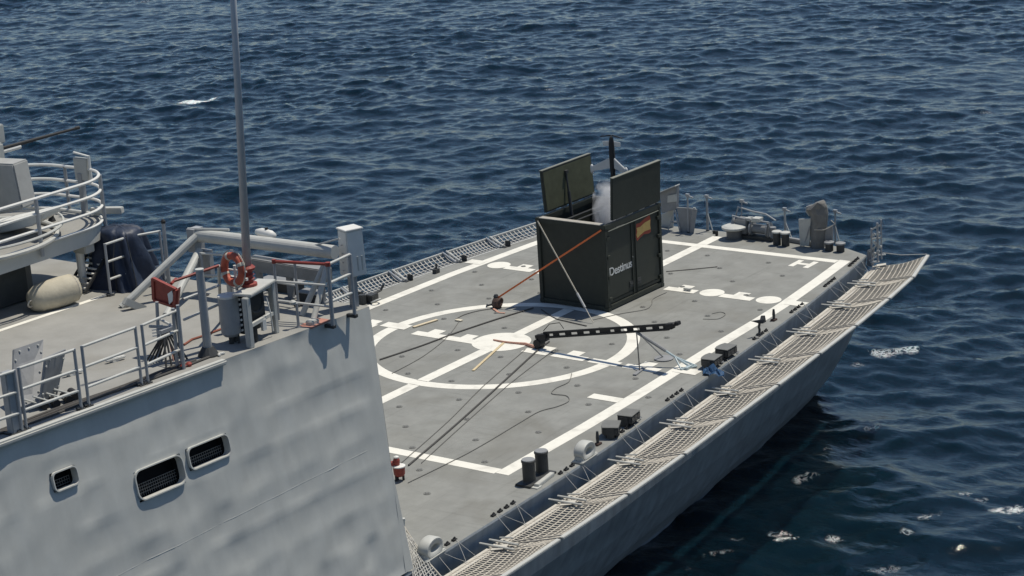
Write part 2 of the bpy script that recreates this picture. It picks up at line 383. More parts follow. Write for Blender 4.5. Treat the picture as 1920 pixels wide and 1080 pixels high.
ring(0.0, 0, 3.52, 3.88, 'landing_circle')
disc(CXO, CYO, .83, 'spot_mark', z=MK * 1.5)
strip((-7.85, 0), (-3.86, 0), .36, 'centre_line'); strip((-3.54, 0), (-.62, 0), .36, 'centre_line'); strip((.86, .02), (3.54, .04), .36, 'centre_line'); strip((3.86, .04), (10.9, .1), .36, 'centre_line'); strip((11.22, .1), (12.25, .12), .36, 'centre_line')
def tee(x, y0, y1, stub=None, name='line_up_mark'):
    b = MB(); hw = .17; z = MK * 2
    y0, y1 = min(y0, y1), max(y0, y1)
    b.add([(x - hw, y0, z), (x + hw, y0, z), (x + hw, y1, z), (x - hw, y1, z)], [(0, 1, 2, 3)])
    if stub is not None:
        b.add([(x + hw, stub - .2, z), (x + hw + .34, stub - .2, z), (x + hw + .34, stub + .2, z), (x + hw, stub + .2, z)], [(0, 1, 2, 3)])
    return b.build(name, WHITE, deck)
for a, b, s_ in [(-.96, -1.78, -1.5), (-1.93, -2.98, -2.45), (-3.13, -4.05, None), (-4.22, -5.28, -4.75), (2.86, 1.80, 2.3), (1.74, .7, 1.15), (4.95, 4.3, 4.6)]: tee(-.2, a, b, s_)
for a, b in [(-1.42, -2.46), (-3.3, -4.35), (4.44, 3.4), (2.35, 1.5)]: tee(6.5, a, b, (a + b) / 2)
for y in (-2.92, -4.8, 4.8, 2.95): disc(6.64, y, .37, 'line_up_dot')
for x, y0, y1, in [(6.63, -5.4, -6.0), (.1, -5.62, -6.32), (6.63, 5.4, 6.0), (.1, 3.3, 4.2)]: strip((x, y0), (x, y1), .42, 'edge_tick', z=MK * 2.5)
strip((-2.62, -4.72), (-2.62, -5.62), .34, 'edge_tick', z=MK * 2)
hb = MB()
for xx0, xx1, yy0, yy1 in [(10.06, 10.78, -3.78, -3.60), (10.06, 10.78, -4.28, -4.10), (10.33, 10.51, -4.10, -3.78)]:
    hb.add([(xx0, yy0, MK), (xx1, yy0, MK), (xx1, yy1, MK), (xx0, yy1, MK)], [(0, 1, 2, 3)])
hb.build('letter_h_mark', WHITE, deck)
# flush tie-down points on a diagonal grid
tm = MB()
tm.lathe([(.085, .002), (.085, .012), (.055, .014)], (0, 0, 0), 12); tm.box((0, 0, .016), (.12, .03, .012)); tm.box((0, 0, .017), (.03, .12, .012))
td0 = None; cnt = 0
for i in range(-12, 11):
    for j in range(-6, 7):
        if (i + j) % 2: continue
        x = .13 + i * 1.112; y = (.73 + (abs(j) - 1) * 1.08) * (1 if j > 0 else -1) if j else None
        if y is None or x < -12.6 or x > 10.6 or abs(y) > edge(x) - .55: continue
        if 3.5 < x < 7.0 and -1.5 < y < 1.5: continue
        if y > 2 and x < 0: continue                       # hidden by the hangar
        if abs(abs(y) + nl(x)) < .3 or abs(math.hypot(x, y) - 3.7) < .3: continue
        if cnt >= 95: continue
        if td0 is None:
            td0 = tm.build('tie_down_point', TIE, deck); td0.location = (x, y, 0)
        else:
            c = td0.copy(); COL.objects.link(c); c.location = (x, y, 0)
        cnt += 1

# ---------------------------------------------------------------- hangar
XA, XF = -13.07, -34.0
YW = -6.52; LEAN = .165; RAKE = .11
def wall_pt(X, d, o=0.0):
    """d: metres below the roof edge, o: metres proud of the plating; the after edge rakes forward-down"""
    n = Vector((0, -1, LEAN)).normalized()
    return Vector((X, YW - LEAN * d, zr(X) - d)) + n * o
WN = Vector((0, -1, LEAN)).normalized()
WP0 = wall_pt(-15, 0); WN_ = (wall_pt(-20, 0) - WP0).cross(wall_pt(-15, 3) - WP0).normalized()
if WN_.y > 0: WN_ = -WN_
def wall_uv(u, v):
    p = at_plane(u, v, WP0, WN_); return p.x, zr(p.x) - p.z
VENTS = []
for q in [[(98, 888), (143, 873), (143, 907), (101, 922)], [(253, 884), (341, 851), (343, 905), (258, 941)], [(352, 842), (427, 812), (427, 851), (356, 884)]]:
    c = [wall_uv(*p) for p in q]
    VENTS.append(((c[0][0] + c[3][0]) / 2, (c[1][0] + c[2][0]) / 2, (c[0][1] + c[1][1]) / 2, (c[2][1] + c[3][1]) / 2))
hw = MB()
nrm = np.random.default_rng(3)
PH = nrm.normal(size=(60, 60))
def vnoise(x, row):
    i = math.floor(x); f = x - i; f = f * f * (3 - 2 * f); return PH[int(i) % 60, row % 60] * (1 - f) + PH[int(i + 1) % 60, row % 60] * f
def dish(X, d):                                    # plating hollowed between its frames
    fz = d / .66 + .15; j = int(math.floor(fz)); v = fz - j
    a = .014 + .013 * vnoise(X / .38 + j * 3.7 + v * .9, j) + .0022 * vnoise(X / .2 - v, j + 33) + .006 * vnoise(X / 1.7 + j, j + 20)
    a *= min(1, max(0, (XA - .38 - X) / .5))
    return -max(a, -.010) * (4 * v * (1 - v)) ** .62
gx = sorted(set([round(x, 4) for x in np.arange(XF, XA - .3, .11)] + [v for V in VENTS for v in V[:2]]))
gd = sorted(set([round(x, 4) for x in np.arange(0, 5.7, .1)] + [v for V in VENTS for v in V[2:]]))
def dedupe(l, keep, eps=.035):
    o = []
    for x in l:
        if x in keep: 
            while o and x - o[-1] < eps and o[-1] not in keep: o.pop()
            o.append(x)
        elif not o or x - o[-1] >= eps: o.append(x)
    return o
gx = dedupe(gx, set(v for V in VENTS for v in V[:2])); gd = dedupe(gd, set(v for V in VENTS for v in V[2:]))
nx, nd = len(gx), len(gd)
vs = [wall_pt(x, d * (zr(x) / 5.65), dish(x, d) if 0 < d < 5.6 else 0) for d in gd for x in gx]
fs = []
for b in range(nd - 1):
    for a in range(nx - 1):
        mxx, mdd = (gx[a] + gx[a + 1]) / 2, (gd[b] + gd[b + 1]) / 2 
        if any(V[0] < mxx < V[1] and V[2] < mdd * (zr(mxx) / 5.65) < V[3] for V in VENTS): continue
        fs.append((b * nx + a, b * nx + a + 1, (b + 1) * nx + a + 1, (b + 1) * nx + a))
hw.add(vs, fs)
# smooth after strip of the side wall, out to the raked corner
xe = gx[-1]
def aftx(d): return XA - RAKE * d
strips = [[wall_pt(xe + (aftx(d) - xe) * t, d * (zr(xe) / 5.65)) for t in (0, .5, 1)] for d in np.linspace(0, 5.6, 30)]
hw.grid(strips)
# far wall, after face with the big door, forward face
YF = 6.5
ft = lambda x, d: Vector((x, YF + .165 * d, zr(x) - d))
hw.grid([[ft(x, d) for x in (XF, XA - RAKE * d)] for d in (0, 5.5)])
hw.grid([[Vector((XA - RAKE * d, YW - LEAN * d + (YF + .165 * d - YW + LEAN * d) * t, zr(XA) - d)) for t in (0, .15, .85, 1)] for d in (0, 1, 5.5)])
hw.grid([[Vector((XF, YW - LEAN * d + (YF - YW + 2 * .165 * d) * t, zr(XF) - d)) for t in (0, 1)] for d in (0, 6.2)])
hangar = hw.build('hangar', WALLG, ship, smooth=True, recalc=False)
rb = MB()
rb.add([(XF, YW, zr(XF) + .003), (XA, YW, zr(XA) + .003), (XA, YF, zr(XA) + .003), (XF, YF, zr(XF) + .003)], [(0, 1, 2, 3)])
rb.build('roof_deck', ROOFM, hangar)
# gutter lip along the forward part of the roof edge
gu = MB(); xg = roof(424, 676).x
gu.bar(Vector((xg, YW - .035, zr(xg) - .02)), Vector((XF, YW - .035, zr(XF) - .02)), .16, .10)
gu.build('gutter_lip', LIGHTG, hangar, bevel=.03)
# fine weld beads that show on the plating
wb = MB()
def wl(u0, v0, u1, v1, r):
    a, b = wall_uv(u0, v0), wall_uv(u1, v1)
    wb.tube([wall_pt(a[0] + (b[0] - a[0]) * t, a[1] + (b[1] - a[1]) * t, -.0005 + dish(a[0] + (b[0] - a[0]) * t, a[1] + (b[1] - a[1]) * t)) for t in np.linspace(0, 1, 90)], r, 5)
wl(120, 1130, 690, 845, .0045)
wb.build('weld_bead', WALLG, hangar)
# ventilation openings: rim, dark recess and mesh grille
for V in VENTS:
    x0, x1, d0, d1 = V; cr = min(x1 - x0, d1 - d0) * .28
    b = MB(); dep = .30
    P = lambda x, d, o: wall_pt(x, d, o)
    b.add([P(x0 - .01, d0 - .01, 0), P(x1 + .01, d0 - .01, 0), P(x1 + .01, d1 + .01, 0), P(x0 - .01, d1 + .01, 0), P(x0 - .01, d0 - .01, -dep), P(x1 + .01, d0 - .01, -dep), P(x1 + .01, d1 + .01, -dep), P(x0 - .01, d1 + .01, -dep)],
          [(0, 1, 5, 4), (1, 2, 6, 5), (2, 3, 7, 6), (3, 0, 4, 7), (4, 5, 6, 7)])
    b.build('vent_recess', VOID, hangar)
    path = []
    for cx_, cd_, a0 in ((x1 - cr, d0 + cr, -90), (x1 - cr, d1 - cr, 0), (x0 + cr, d1 - cr, 90), (x0 + cr, d0 + cr, 180)):
        for k in range(6):
            a = math.radians(a0 + 90 * k / 5); path.append((cx_ + cr * math.cos(a), cd_ + cr * math.sin(a)))
    rim = MB()
    n = len(path); ins, outs = [], []
    cxm, cdm = (x0 + x1) / 2, (d0 + d1) / 2
    def off(p, o): 
        vx, vd = p[0] - cxm, p[1] - cdm
        return (cxm + vx * (1 + o / ((x1 - x0) / 2)), cdm + vd * (1 + o / ((d1 - d0) / 2)))
    loops = [[P(*off(p, .022), -.015) for p in path], [P(*off(p, .022), .045) for p in path], [P(*off(p, -.0), .045) for p in path], [P(*off(p, -.0), -.12) for p in path]]
    vv = [q for l in loops for q in l]
    rim.add(vv, [(l * n + i, l * n + (i + 1) % n, (l + 1) * n + (i + 1) % n, (l + 1) * n + i) for l in range(3) for i in range(n)])
    # corner gussets so the square hole reads rounded
    rim.build('vent_rim', RAILG, hangar)
    gus = MB()
    for ci, (sx, sd) in enumerate(((x1, d0), (x1, d1), (x0, d1), (x0, d0))):
        arc = path[ci * 6:(ci + 1) * 6]
        gus.add([P(sx, sd, -.008)] + [P(*p, -.008) for p in arc], [(0, i, i + 1) for i in range(1, 6)])
    gus.build('vent_corner_plate', WALLG, hangar)
    gr = MB()
    k = 0; dd = d0 + (d1 - d0) * .56; dtop = dd  # wires only in the lower part, where sunlight picks the mesh out
    while dd < d1 - .01:
        gr.tube([P(x0, dd, -.2), P(x1, dd, -.2)], .007, 4); dd += .055
    xx = x0 + .03
    while xx < x1: gr.tube([P(xx, dtop, -.2), P(xx, d1, -.2)], .005, 4); xx += .055
    gr.build('vent_grille', mat('grille_wire', (.16, .16, .155), .6, .1, 6), hangar)

# roof boundary line (paint)
a, b = roof(10, 617), roof(213, 549)
d = (b - a).normalized(); a = a - d * 6
n_ = Vector((-d.y, d.x, 0)) * .07; up = Vector((0, 0, .008))
MB().add([a - n_ + up, b - n_ + up, b + n_ + up, a + n_ + up], [(0, 1, 2, 3)]).build('roof_boundary_line', WHITE, hangar)

# ================================================================ things on the flight deck
# ---- launch container
BX, BY, CL, CB, CH = 3.726, -1.19, 2.94, 2.44, 2.56
yaw = -.026
cont = thing('launch_container', 'dark green steel container with both roof lids swung open', 'container', (BX, BY, 0))
ca, sa = math.cos(yaw), math.sin(yaw)
def CP(x, y, z): return Vector((BX + ca * x - sa * y, BY + sa * x + ca * y, z))
cax = (Vector((ca, sa, 0)), Vector((-sa, ca, 0)), Z_)
def cbox(b, x0, x1, y0, y1, z0, z1): b.box(CP((x0 + x1) / 2, (y0 + y1) / 2, (z0 + z1) / 2), (x1 - x0, y1 - y0, z1 - z0), cax); return b
b = MB()
cbox(b, .05, .10, .1, CB - .1, .16, CH - .1); cbox(b, CL - .10, CL - .05, .1, CB - .1, .16, CH - .1)      # end walls
cbox(b, .1, CL - .1, CB - .10, CB - .06, .16, CH - .1)                                                    # far side
cbox(b, .1, CL - .1, .1, CB - .1, .16, .2)                                                                # floor
b.build('body', OLIVE, cont)
fr = MB()
for x in (0, CL - .13):
    for y in (0, CB - .13): cbox(fr, x, x + .13, y, y + .13, .12, CH - .12)
for x in (.0, CL - .12):
    cbox(fr, x, x + .12, .13, CB - .13, .03, .16); cbox(fr, x, x + .12, .13, CB - .13, CH - .14, CH)
for y in (.0, CB - .12):
    cbox(fr, .13, CL - .13, y, y + .12, .03, .17); cbox(fr, .13, CL - .13, y, y + .12, CH - .17, CH)
fr.build('frame', OLIVE, cont, bevel=.012)
cc = MB()
for x in (-.01, CL - .16):
    for y in (-.01, CB - .16):
        cbox(cc, x, x + .17, y, y + .17, 0.004, .12); cbox(cc, x, x + .17, y, y + .17, CH - .12, CH + .012)
cc.build('corner_casting', OLIVE, cont, bevel=.015)
top = MB(); cbox(top, -.005, .2, .13, CB - .13, CH + .001, CH + .02); top.build('top_plate', mat('worn_top_plate', (.36, .34, .30), .7, .15, 4), cont)
for k in (0, 1):
    x0 = .15 + k * 1.325; dr = MB(); cbox(dr, x0, x0 + 1.315, .045, .09, .2, CH - .22)
    for t in range(3): cbox(dr, x0 + .05, x0 + 1.26, .035, .046, .28 + t * .02, .285 + t * .02)
    do = dr.build('door', OLIVE, cont, bevel=.006)
    hg = MB()
    xh = x0 + (.0 if k == 0 else 1.315)
    for z in (.35, 1.0, 1.6, 2.15): cbox(hg, xh - .08, xh + .08, .0 - .02, .06, z - .05, z + .05)
    hg.build('hinge', OLIVE, do, bevel=.008)
    lh = MB(); xl = x0 + (1.03 if k == 0 else .1)
    cbox(lh, xl, xl + .2, .028, .046, .42, .6); cbox(lh, xl + .03, xl + .17, .015, .030, .5, .53); lh.build('latch', DARK, do)
    rr = MB(); rr.cyl(CP(x0 + (1.22 if k == 0 else .09), .03, .22), CP(x0 + (1.22 if k == 0 else .09), .03, CH - .25), .016, n=8); rr.build('lock_rod', OLIVE, do)
gt = MB(); cbox(gt, .16, CL - .16, -.03, .01, CH - .20, CH - .185); gt.build('rain_gutter', mat('gutter_edge', (.16, .17, .15), .5, .1, 5), cont)
# lids
def lid(y0, tilt, side):
    dY = Vector((-sa, ca, 0)); up = (Z_ * math.cos(tilt) + dY * math.sin(tilt)).normalized(); nrm_ = up.cross(cax[0]).normalized()
    c0 = CP(.42, y0, CH + .06); L, H, T = 2.5, 1.24, .09
    b = MB(); b.box(c0 + cax[0] * (L / 2) + up * (H / 2), (L, T, H), (cax[0], nrm_, up)); lo = b.build('lid', OLIVE, cont, bevel=.012)
    inn = MB(); inn.box(c0 + cax[0] * (L / 2) + up * (H / 2) - dY * side * (T / 2 + .004), (L - .1, .01, H - .1), (cax[0], nrm_, up)); inn.build('lid_lining', OLIVEIN, lo)
    ed = MB(); ed.box(c0 + cax[0] * (L / 2) + up * (H + .006), (L, T + .02, .02), (cax[0], nrm_, up)); ed.build('lid_edge', mat('lid_edge_paint', (.20, .20, .165), .6, .1, 5), lo)
    for t in (.15, .38, .62, .85): MB().cyl(c0 + cax[0] * (L * t - .12), c0 + cax[0] * (L * t + .12), .035, n=8).build('lid_hinge', mat('hinge_steel', (.30, .30, .28), .5, .1, 5), lo)
    return c0, up
c0, up = lid(CB - .06, math.radians(4), 1)
sa_, sb_ = atY(1073, 402, .9), atY(1061, 322, 1.14); st = MB(); st.cyl(sa_ - Z_ * .2, sb_, .03, n=8); st.cyl(sa_ - Z_ * .2, lerp(sa_, sb_, .55), .05, n=8); st.box(sb_, (.12, .12, .1))
st.build('gas_strut', DARK, cont)
c1, up1 = lid(.04, math.radians(-3), -1)
inr = MB()
for y in (CB - .5, CB - .85): inr.cyl(CP(.2, y, CH - .2), CP(CL - .2, y, CH - .2), .025, n=6)
for y in (.35, .9, 1.5): cbox(inr, .3, CL - .3, y, y + .32, .6, 1.5)
inr.build('launch_rack', DARK, cont)
# painted lettering and torn flag patch on the doors
cu = bpy.data.curves.new('lettering', 'FONT'); cu.body = 'Destinus'; cu.size = .345; cu.extrude = .002; cu.align_x = 'LEFT'; cu.space_character = .92; cu.offset = .004
to = bpy.data.objects.new('lettering', cu); COL.objects.link(to)
dg = bpy.context.evaluated_depsgraph_get(); tme = bpy.data.meshes.new_from_object(to.evaluated_get(dg)); bpy.data.objects.remove(to)
tx = [v.co.x for v in tme.vertices]; wtx = max(tx) - min(tx)
let = bpy.data.objects.new('lettering', tme); COL.objects.link(let); let.parent = cont
tme.materials.clear(); tme.materials.append(mat('lettering_white', (.62, .62, .60), .6, .05, 6))
for vtx in tme.vertices:
    x = (vtx.co.x - min(tx)) / wtx * 1.16
    p = CP(.20 + x, .040 - vtx.co.z, 1.02 + vtx.co.y); vtx.co = p - Vector((BX, BY, 0))
dot = MB(); dot.lathe([(.03, 0), (.03, .004)], CP(1.40, .043, 1.30), 12, axis=-cax[1]); dot.build('lettering_dot', MATS['lettering_white'], cont)
def fpoly(pts, name, m, y):
    MB().prism([CP(1.62 + px, y, 1.72 + pz) for px, pz in pts], -cax[1] * .003).build(name, m, cont)
fpoly([(.00, .10), (.06, -.02), (.18, .03), (.42, .10), (.70, .06), (.80, .09), (.78, .30), (.81, .48), (.76, .60), (.5, .56), (.25, .49), (.05, .50), (.02, .33)], 'flag_patch', FLAGR, .043)
fpoly([(.03, .17), (.08, .07), (.22, .12), (.45, .18), (.78, .17), (.76, .32), (.79, .46), (.5, .44), (.25, .37), (.05, .38), (.08, .27)], 'flag_stripe', FLAGY, .0385)
# ---- drone leaving the container
DX, DY = 5.2, -.60
dr_ = thing('launch_drone', 'slim dark drone with pale swept wings rising nose up between the lids', 'drone', (DX, DY, 3.0))
b = MB(); b.lathe([(.03, 3.4), (.065, 3.55), (.08, 3.9), (.085, 4.3), (.08, 4.6), (.06, 4.76), (.025, 4.84)], (DX, DY, 0), 14); b.build('fuselage', BLACK, dr_, smooth=True)
for s_ in (-1, 1):
    wv = MB(); y0 = DY + s_ * .06; y1 = DY + s_ * (.72 if s_ > 0 else .46)
    wv.prism([(DX - .03, y0, 4.20), (DX - .03, y1, 3.88), (DX - .03, y1, 3.74), (DX - .03, y0, 3.88)], (.05, 0, 0)); wv.build('wing', DWHITE, dr_, bevel=.012)
    tp = MB(); tp.lathe([(.03, 0), (.05, .05), (.05, .2), (.02, .26)], (DX, y1, 3.68), 10); tp.build('wing_tip_pod', DWHITE, dr_, smooth=True)
    cn = MB(); cn.prism([(DX - .01, DY + s_ * .09, 4.68), (DX - .01, DY + s_ * .30, 4.66), (DX - .01, DY + s_ * .30, 4.53), (DX - .01, DY + s_ * .09, 4.53)], (.025, 0, 0)); cn.build('canard', DWHITE, dr_, bevel=.006)
    pb_ = MB(); pb_.prism([(DX, DY + s_ * .02, 4.87), (DX, DY + s_ * .38, 4.80), (DX, DY + s_ * .38, 4.775), (DX, DY + s_ * .02, 4.83)], (.03, 0, 0)); pb_.build('nose_vane', BLACK, dr_)
# ---- exhaust smoke
sm = MB(); sm.lathe([(.5, 2.1), (.5, 2.5), (.47, 2.9), (.44, 3.2), (.36, 3.4), (.2, 3.5)], (5.25, -.35, 0), 20)
so = sm.build('exhaust_smoke', None or mat('tmp_smoke', (.5, .5, .5)), None)
ms = bpy.data.materials.new('smoke_volume'); ms.use_nodes = True; t = ms.node_tree; t.nodes.clear()
ou = t.nodes.new('ShaderNodeOutputMaterial'); pv = t.nodes.new('ShaderNodeVolumePrincipled'); pv.inputs['Color'].default_value = (.99, .99, 1, 1); pv.inputs['Anisotropy'].default_value = 0
tcs = t.nodes.new('ShaderNodeTexCoord'); ns = t.nodes.new('ShaderNodeTexNoise'); ns.inputs['Scale'].default_value = 2.6; ns.inputs['Detail'].default_value = 5; ns.inputs['Distortion'].default_value = .7
t.links.new(tcs.outputs['Object'], ns.inputs['Vector'])
# radial fall-off about the jet
sx = t.nodes.new('ShaderNodeVectorMath'); sx.operation = 'SUBTRACT'; sx.inputs[1].default_value = (5.25, -.35, 2.4); t.links.new(tcs.outputs['Object'], sx.inputs[0])
sm2 = t.nodes.new('ShaderNodeVectorMath'); sm2.operation = 'MULTIPLY'; sm2.inputs[1].default_value = (1.9, 1.9, .8); t.links.new(sx.outputs[0], sm2.inputs[0])
ln = t.nodes.new('ShaderNodeVectorMath'); ln.operation = 'LENGTH'; t.links.new(sm2.outputs[0], ln.inputs[0])
m1 = t.nodes.new('ShaderNodeMath'); m1.operation = 'SUBTRACT'; t.links.new(ns.outputs[0], m1.inputs[0])
m0 = t.nodes.new('ShaderNodeMath'); m0.operation = 'MULTIPLY'; m0.inputs[1].default_value = .50; t.links.new(ln.outputs['Value'], m0.inputs[0]); t.links.new(m0.outputs[0], m1.inputs[1])
m2 = t.nodes.new('ShaderNodeMath'); m2.operation = 'MULTIPLY'; m2.inputs[1].default_value = 11; m2.use_clamp = False; t.links.new(m1.outputs[0], m2.inputs[0])
m3 = t.nodes.new('ShaderNodeMath'); m3.operation = 'MAXIMUM'; m3.inputs[1].default_value = 0; t.links.new(m2.outputs[0], m3.inputs[0]); t.links.new(m3.outputs[0], pv.inputs['Density'])
t.links.new(pv.outputs[0], ou.inputs['Volume']); so.data.materials.clear(); so.data.materials.append(ms)
tag(so, 'white exhaust smoke billowing from the open top of the green container', 'smoke', kind='stuff')
# ---- lashing straps over the container's end
def strap_flat(name, label, a, b, wd, m):
    a, b = Vector(a), Vector(b); o = MB().bar(a, b, .012, wd, up=Vector((1, 0, 0)).cross((b - a).normalized()).cross((b - a).normalized()) if False else (0, 0, 1))
    return tag(o.build(name, m), label, 'strap')
pA = CP(-.03, .10, CH - .12); pB = Vector((2.79, 2.1, .28))
strap_flat('lashing_strap', 'orange lashing strap slanting over the container end to a fitting on deck', pA, pB, .05, ORANGE)
pC = CP(-.03, CB - .1, CH - .08); pD = at(1112, 604, .05)
st = thing('lashing_strap', 'pale webbing lashing strap with a steel turnbuckle, crossing the orange one', 'strap', pD)
MB().bar(pC, lerp(pC, pD, .72), .012, .05).build('webbing', STRAP, st)
MB().cyl(lerp(pC, pD, .72), lerp(pC, pD, .86), .035, n=8).cyl(lerp(pC, pD, .70), lerp(pC, pD, .88), .015, n=6).build('turnbuckle', POSTG, st)
MB().cyl(lerp(pC, pD, .86), pD, .014, n=6).build('chain_end', STRAP, st)

# ---- black lattice beam on its stand
arm = thing('lattice_beam', 'long black pierced beam propped on a pale blue brace, low end on deck', 'beam', (.1, -1.3, 0))
pa, pb = Vector((.1, -1.45, .40)), Vector((.1, -5.45, 1.15))
dA = (pb - pa).normalized(); upA = X_.cross(dA).normalized()
if upA.z < 0: upA = -upA
b = MB(); L = (pb - pa).length
b.box(lerp(pa, pb, .5) + upA * .065, (.06, L, .06), (X_, dA, upA)); b.box(lerp(pa, pb, .5) - upA * .065, (.06, L, .055), (X_, dA, upA))
nh = 10
for k in range(nh + 1):
    wk = .20 if k not in (0, nh, 5) else .34
    b.box(lerp(pa, pb, k / nh), (.03, wk, .09), (X_, dA, upA))
b.build('beam', BLACK, arm)
b = MB(); b.box(pa - dA * .04 - upA * .06, (.2, .24, .2), (X_, dA, upA)); b.box(pa - dA * .2 - upA * .02, (.16, .14, .1), (X_, dA, upA)); b.cyl((-.02, -1.26, .16), (.24, -1.26, .16), .12, n=14); b.box((.11, -1.26, .03), (.26, .18, .05)); b.box((.11, -1.28, .23), (.14, .14, .22)); b.tube([pa + upA * .12, pa + upA * .3 + dA * .25, pa + upA * .32 + dA * .6, pa + upA * .14 + dA * .7], .012, 6)
b.build('end_carriage', BLACK, arm, bevel=.015)
b = MB(); b.box(pb + dA * .05 + upA * .02, (.2, .2, .15), (X_, dA, upA)); b.cyl(pb + dA * .2 + upA * .06 - X_ * .14, pb + dA * .2 + upA * .06 + X_ * .11, .06, n=12); b.box(pb + dA * .3 + upA * .08, (.18, .1, .1), (X_, dA, upA)); b.build('end_head', BLACK, arm, bevel=.012)
hs = lerp(pa, pb, .745) - upA * .085
b = MB(); b.cyl(hs, Vector((-.46, -4.85, .03)), .016, n=6); b.build('plumb_leg', DARK, arm)
b = MB(); b.bar(Vector((-.80, -4.9, .022)), Vector((-.12, -4.8, .022)), .1, .035); b.build('foot_plate', MIDG, arm)
f2, f3 = Vector((.72, -4.87, .03)), Vector((.34, -5.9, .05))
b = MB(); b.cyl(hs, lerp(hs, f3, .55), .045, n=8); b.build('brace_upper', MIDG, arm)
b = MB(); b.cyl(hs + Vector((.03, 0, 0)), f2, .02, n=6); b.lathe([(.26, -.02), (.26, .0), (.05, .03)], f2, 18); b.build('disc_foot', MIDG, arm)
b = MB(); b.cyl(lerp(hs, f3, .45), f3, .03, n=8); b.cyl(lerp(hs, f3, .72), f3 + Vector((-.25, .12, -.02)), .025, n=6); b.cyl(lerp(hs, f3, .72), f3 + Vector((.15, -.12, -.02)), .025, n=6); b.cyl(f3 + Vector((-.25, .12, -.02)), f3 + Vector((.15, -.12, -.02)), .03, n=6); b.box(f3 + Vector((-.05, 0, 0)), (.3, .1, .06)); b.build('brace_lower', PALEB, arm)

# ---- deck-edge equipment
def floodbox(loc, rz, label, wide=1.0, first=[None]):
    loc = Vector(loc)
    if first[0] is None:
        t = thing('deck_edge_floodlight', label, 'floodlight', (0, 0, 0), 'floodlight boxes along the near deck edge')
        b = MB(); b.prism([(-.26, -.19, .09), (.26, -.19, .09), (.26, .19, .09), (.1, .24, .09), (-.1, .24, .09), (-.26, .19, .09)], (0, 0, .19)); b.build('housing', DARK, t, bevel=.02)
        MB().prism([(-.265, -.195, .282), (.265, -.195, .282), (.265, .195, .282), (.1, .245, .282), (-.1, .245, .282), (-.265, .195, .282)], (0, 0, .02)).build('cover', mat('lamp_cover_grey', (.15, .15, .14), .6, .12, 6), t, bevel=.006)
        b = MB()
        for k in range(3): b.box((-.17 + k * .17, -.193, .19), (.13, .006, .12))
        b.build('lens', GLASSD, t)
        for s_ in (-1, 1):
            MB().box((s_ * .275, 0, .14), (.02, .18, .24)).build('bracket', DARK, t)
        MB().tube([(.28, -.14, .06), (.42, -.14, .05), (.42, .14, .05), (.28, .14, .06), (.28, .14, .24), (.36, .14, .24), (.42, .14, .05)], .016, 6).build('carry_handle', MIDG, t)
        MB().box((0, 0, .02), (.34, .26, .035)).box((0, 0, .06), (.2, .2, .06)).build('base', DARK, t)
        t.location = loc; t.rotation_euler = (0, 0, rz); first[0] = t; return t
    return copy_thing(first[0], loc, label, rz)
EA = -math.radians(5)
floodbox(at(1180, 795), -EA + .05, 'dark floodlight box on deck edge, farther of the two beside the ring fairlead')
floodbox(at(1148, 817), -EA + .35, 'tilted floodlight box standing between the small dark peg and another floodlight')
floodbox(at(1362, 670), -EA - .1, 'farthest floodlight box along the near deck edge, next to the white boundary line')
floodbox(at(1335, 689), -EA, 'floodlight box standing right behind the crumpled blue cloth')
cl = MB()
cp = at(1338, 702); rg = random.Random(5); rws = []
for i in range(9):
    rw = []
    for j in range(13):
        uu, vv_ = (i / 8 - .5), (j / 12 - .5); hgt = max(0, .17 * math.exp(-6 * (uu * uu + vv_ * vv_))) * (1 + .6 * math.sin(9 * uu + 14 * vv_)) + rg.uniform(0, .045)
        rw.append(cp + Vector((uu * .36 + rg.uniform(-.02, .02), vv_ * .62 + uu * .2, .012 + hgt)))
    rws.append(rw)
cl.grid(rws); tag(cl.build('cloth', BLUE, smooth=False), 'crumpled blue cloth bundle lying on the deck edge', 'cloth')
def bollard_pair():
    t = thing('mooring_bollard', 'pair of thick dark mooring bollards on a base by the near boundary corner', 'bollard', at(1003, 897))
    for u, v in ((993, 906), (1017, 889)):
        p = at(u, v); MB().lathe([(.17, .05), (.15, .08), (.15, .50), (.165, .52), (.165, .56), (.14, .57)], p, 20).build('post', DARK, t, smooth=False)
        MB().lathe([(.155, .572), (.15, .585)], p, 20).build('cap', MIDG, t)
    a, b_ = at(988, 912), at(1025, 887); MB().bar(a + Vector((-.1, .05, .025)), b_ + Vector((.1, 0, .025)), .42, .05).build('base_plate', DARK, t, bevel=.01)
    a, b_ = at(1006, 914), at(1036, 891); b2 = thing('deck_plate', 'pale grey raised strip beside the dark bollard pair', 'plate', a)
    MB().bar(a + Z_ * .04, b_ + Z_ * .04, .12, .08).build('strip', LIGHTG, b2, bevel=.01); MB().box(a + Z_ * .012, (.2, .18, .024)).build('end_foot', LIGHTG, b2)
bollard_pair()
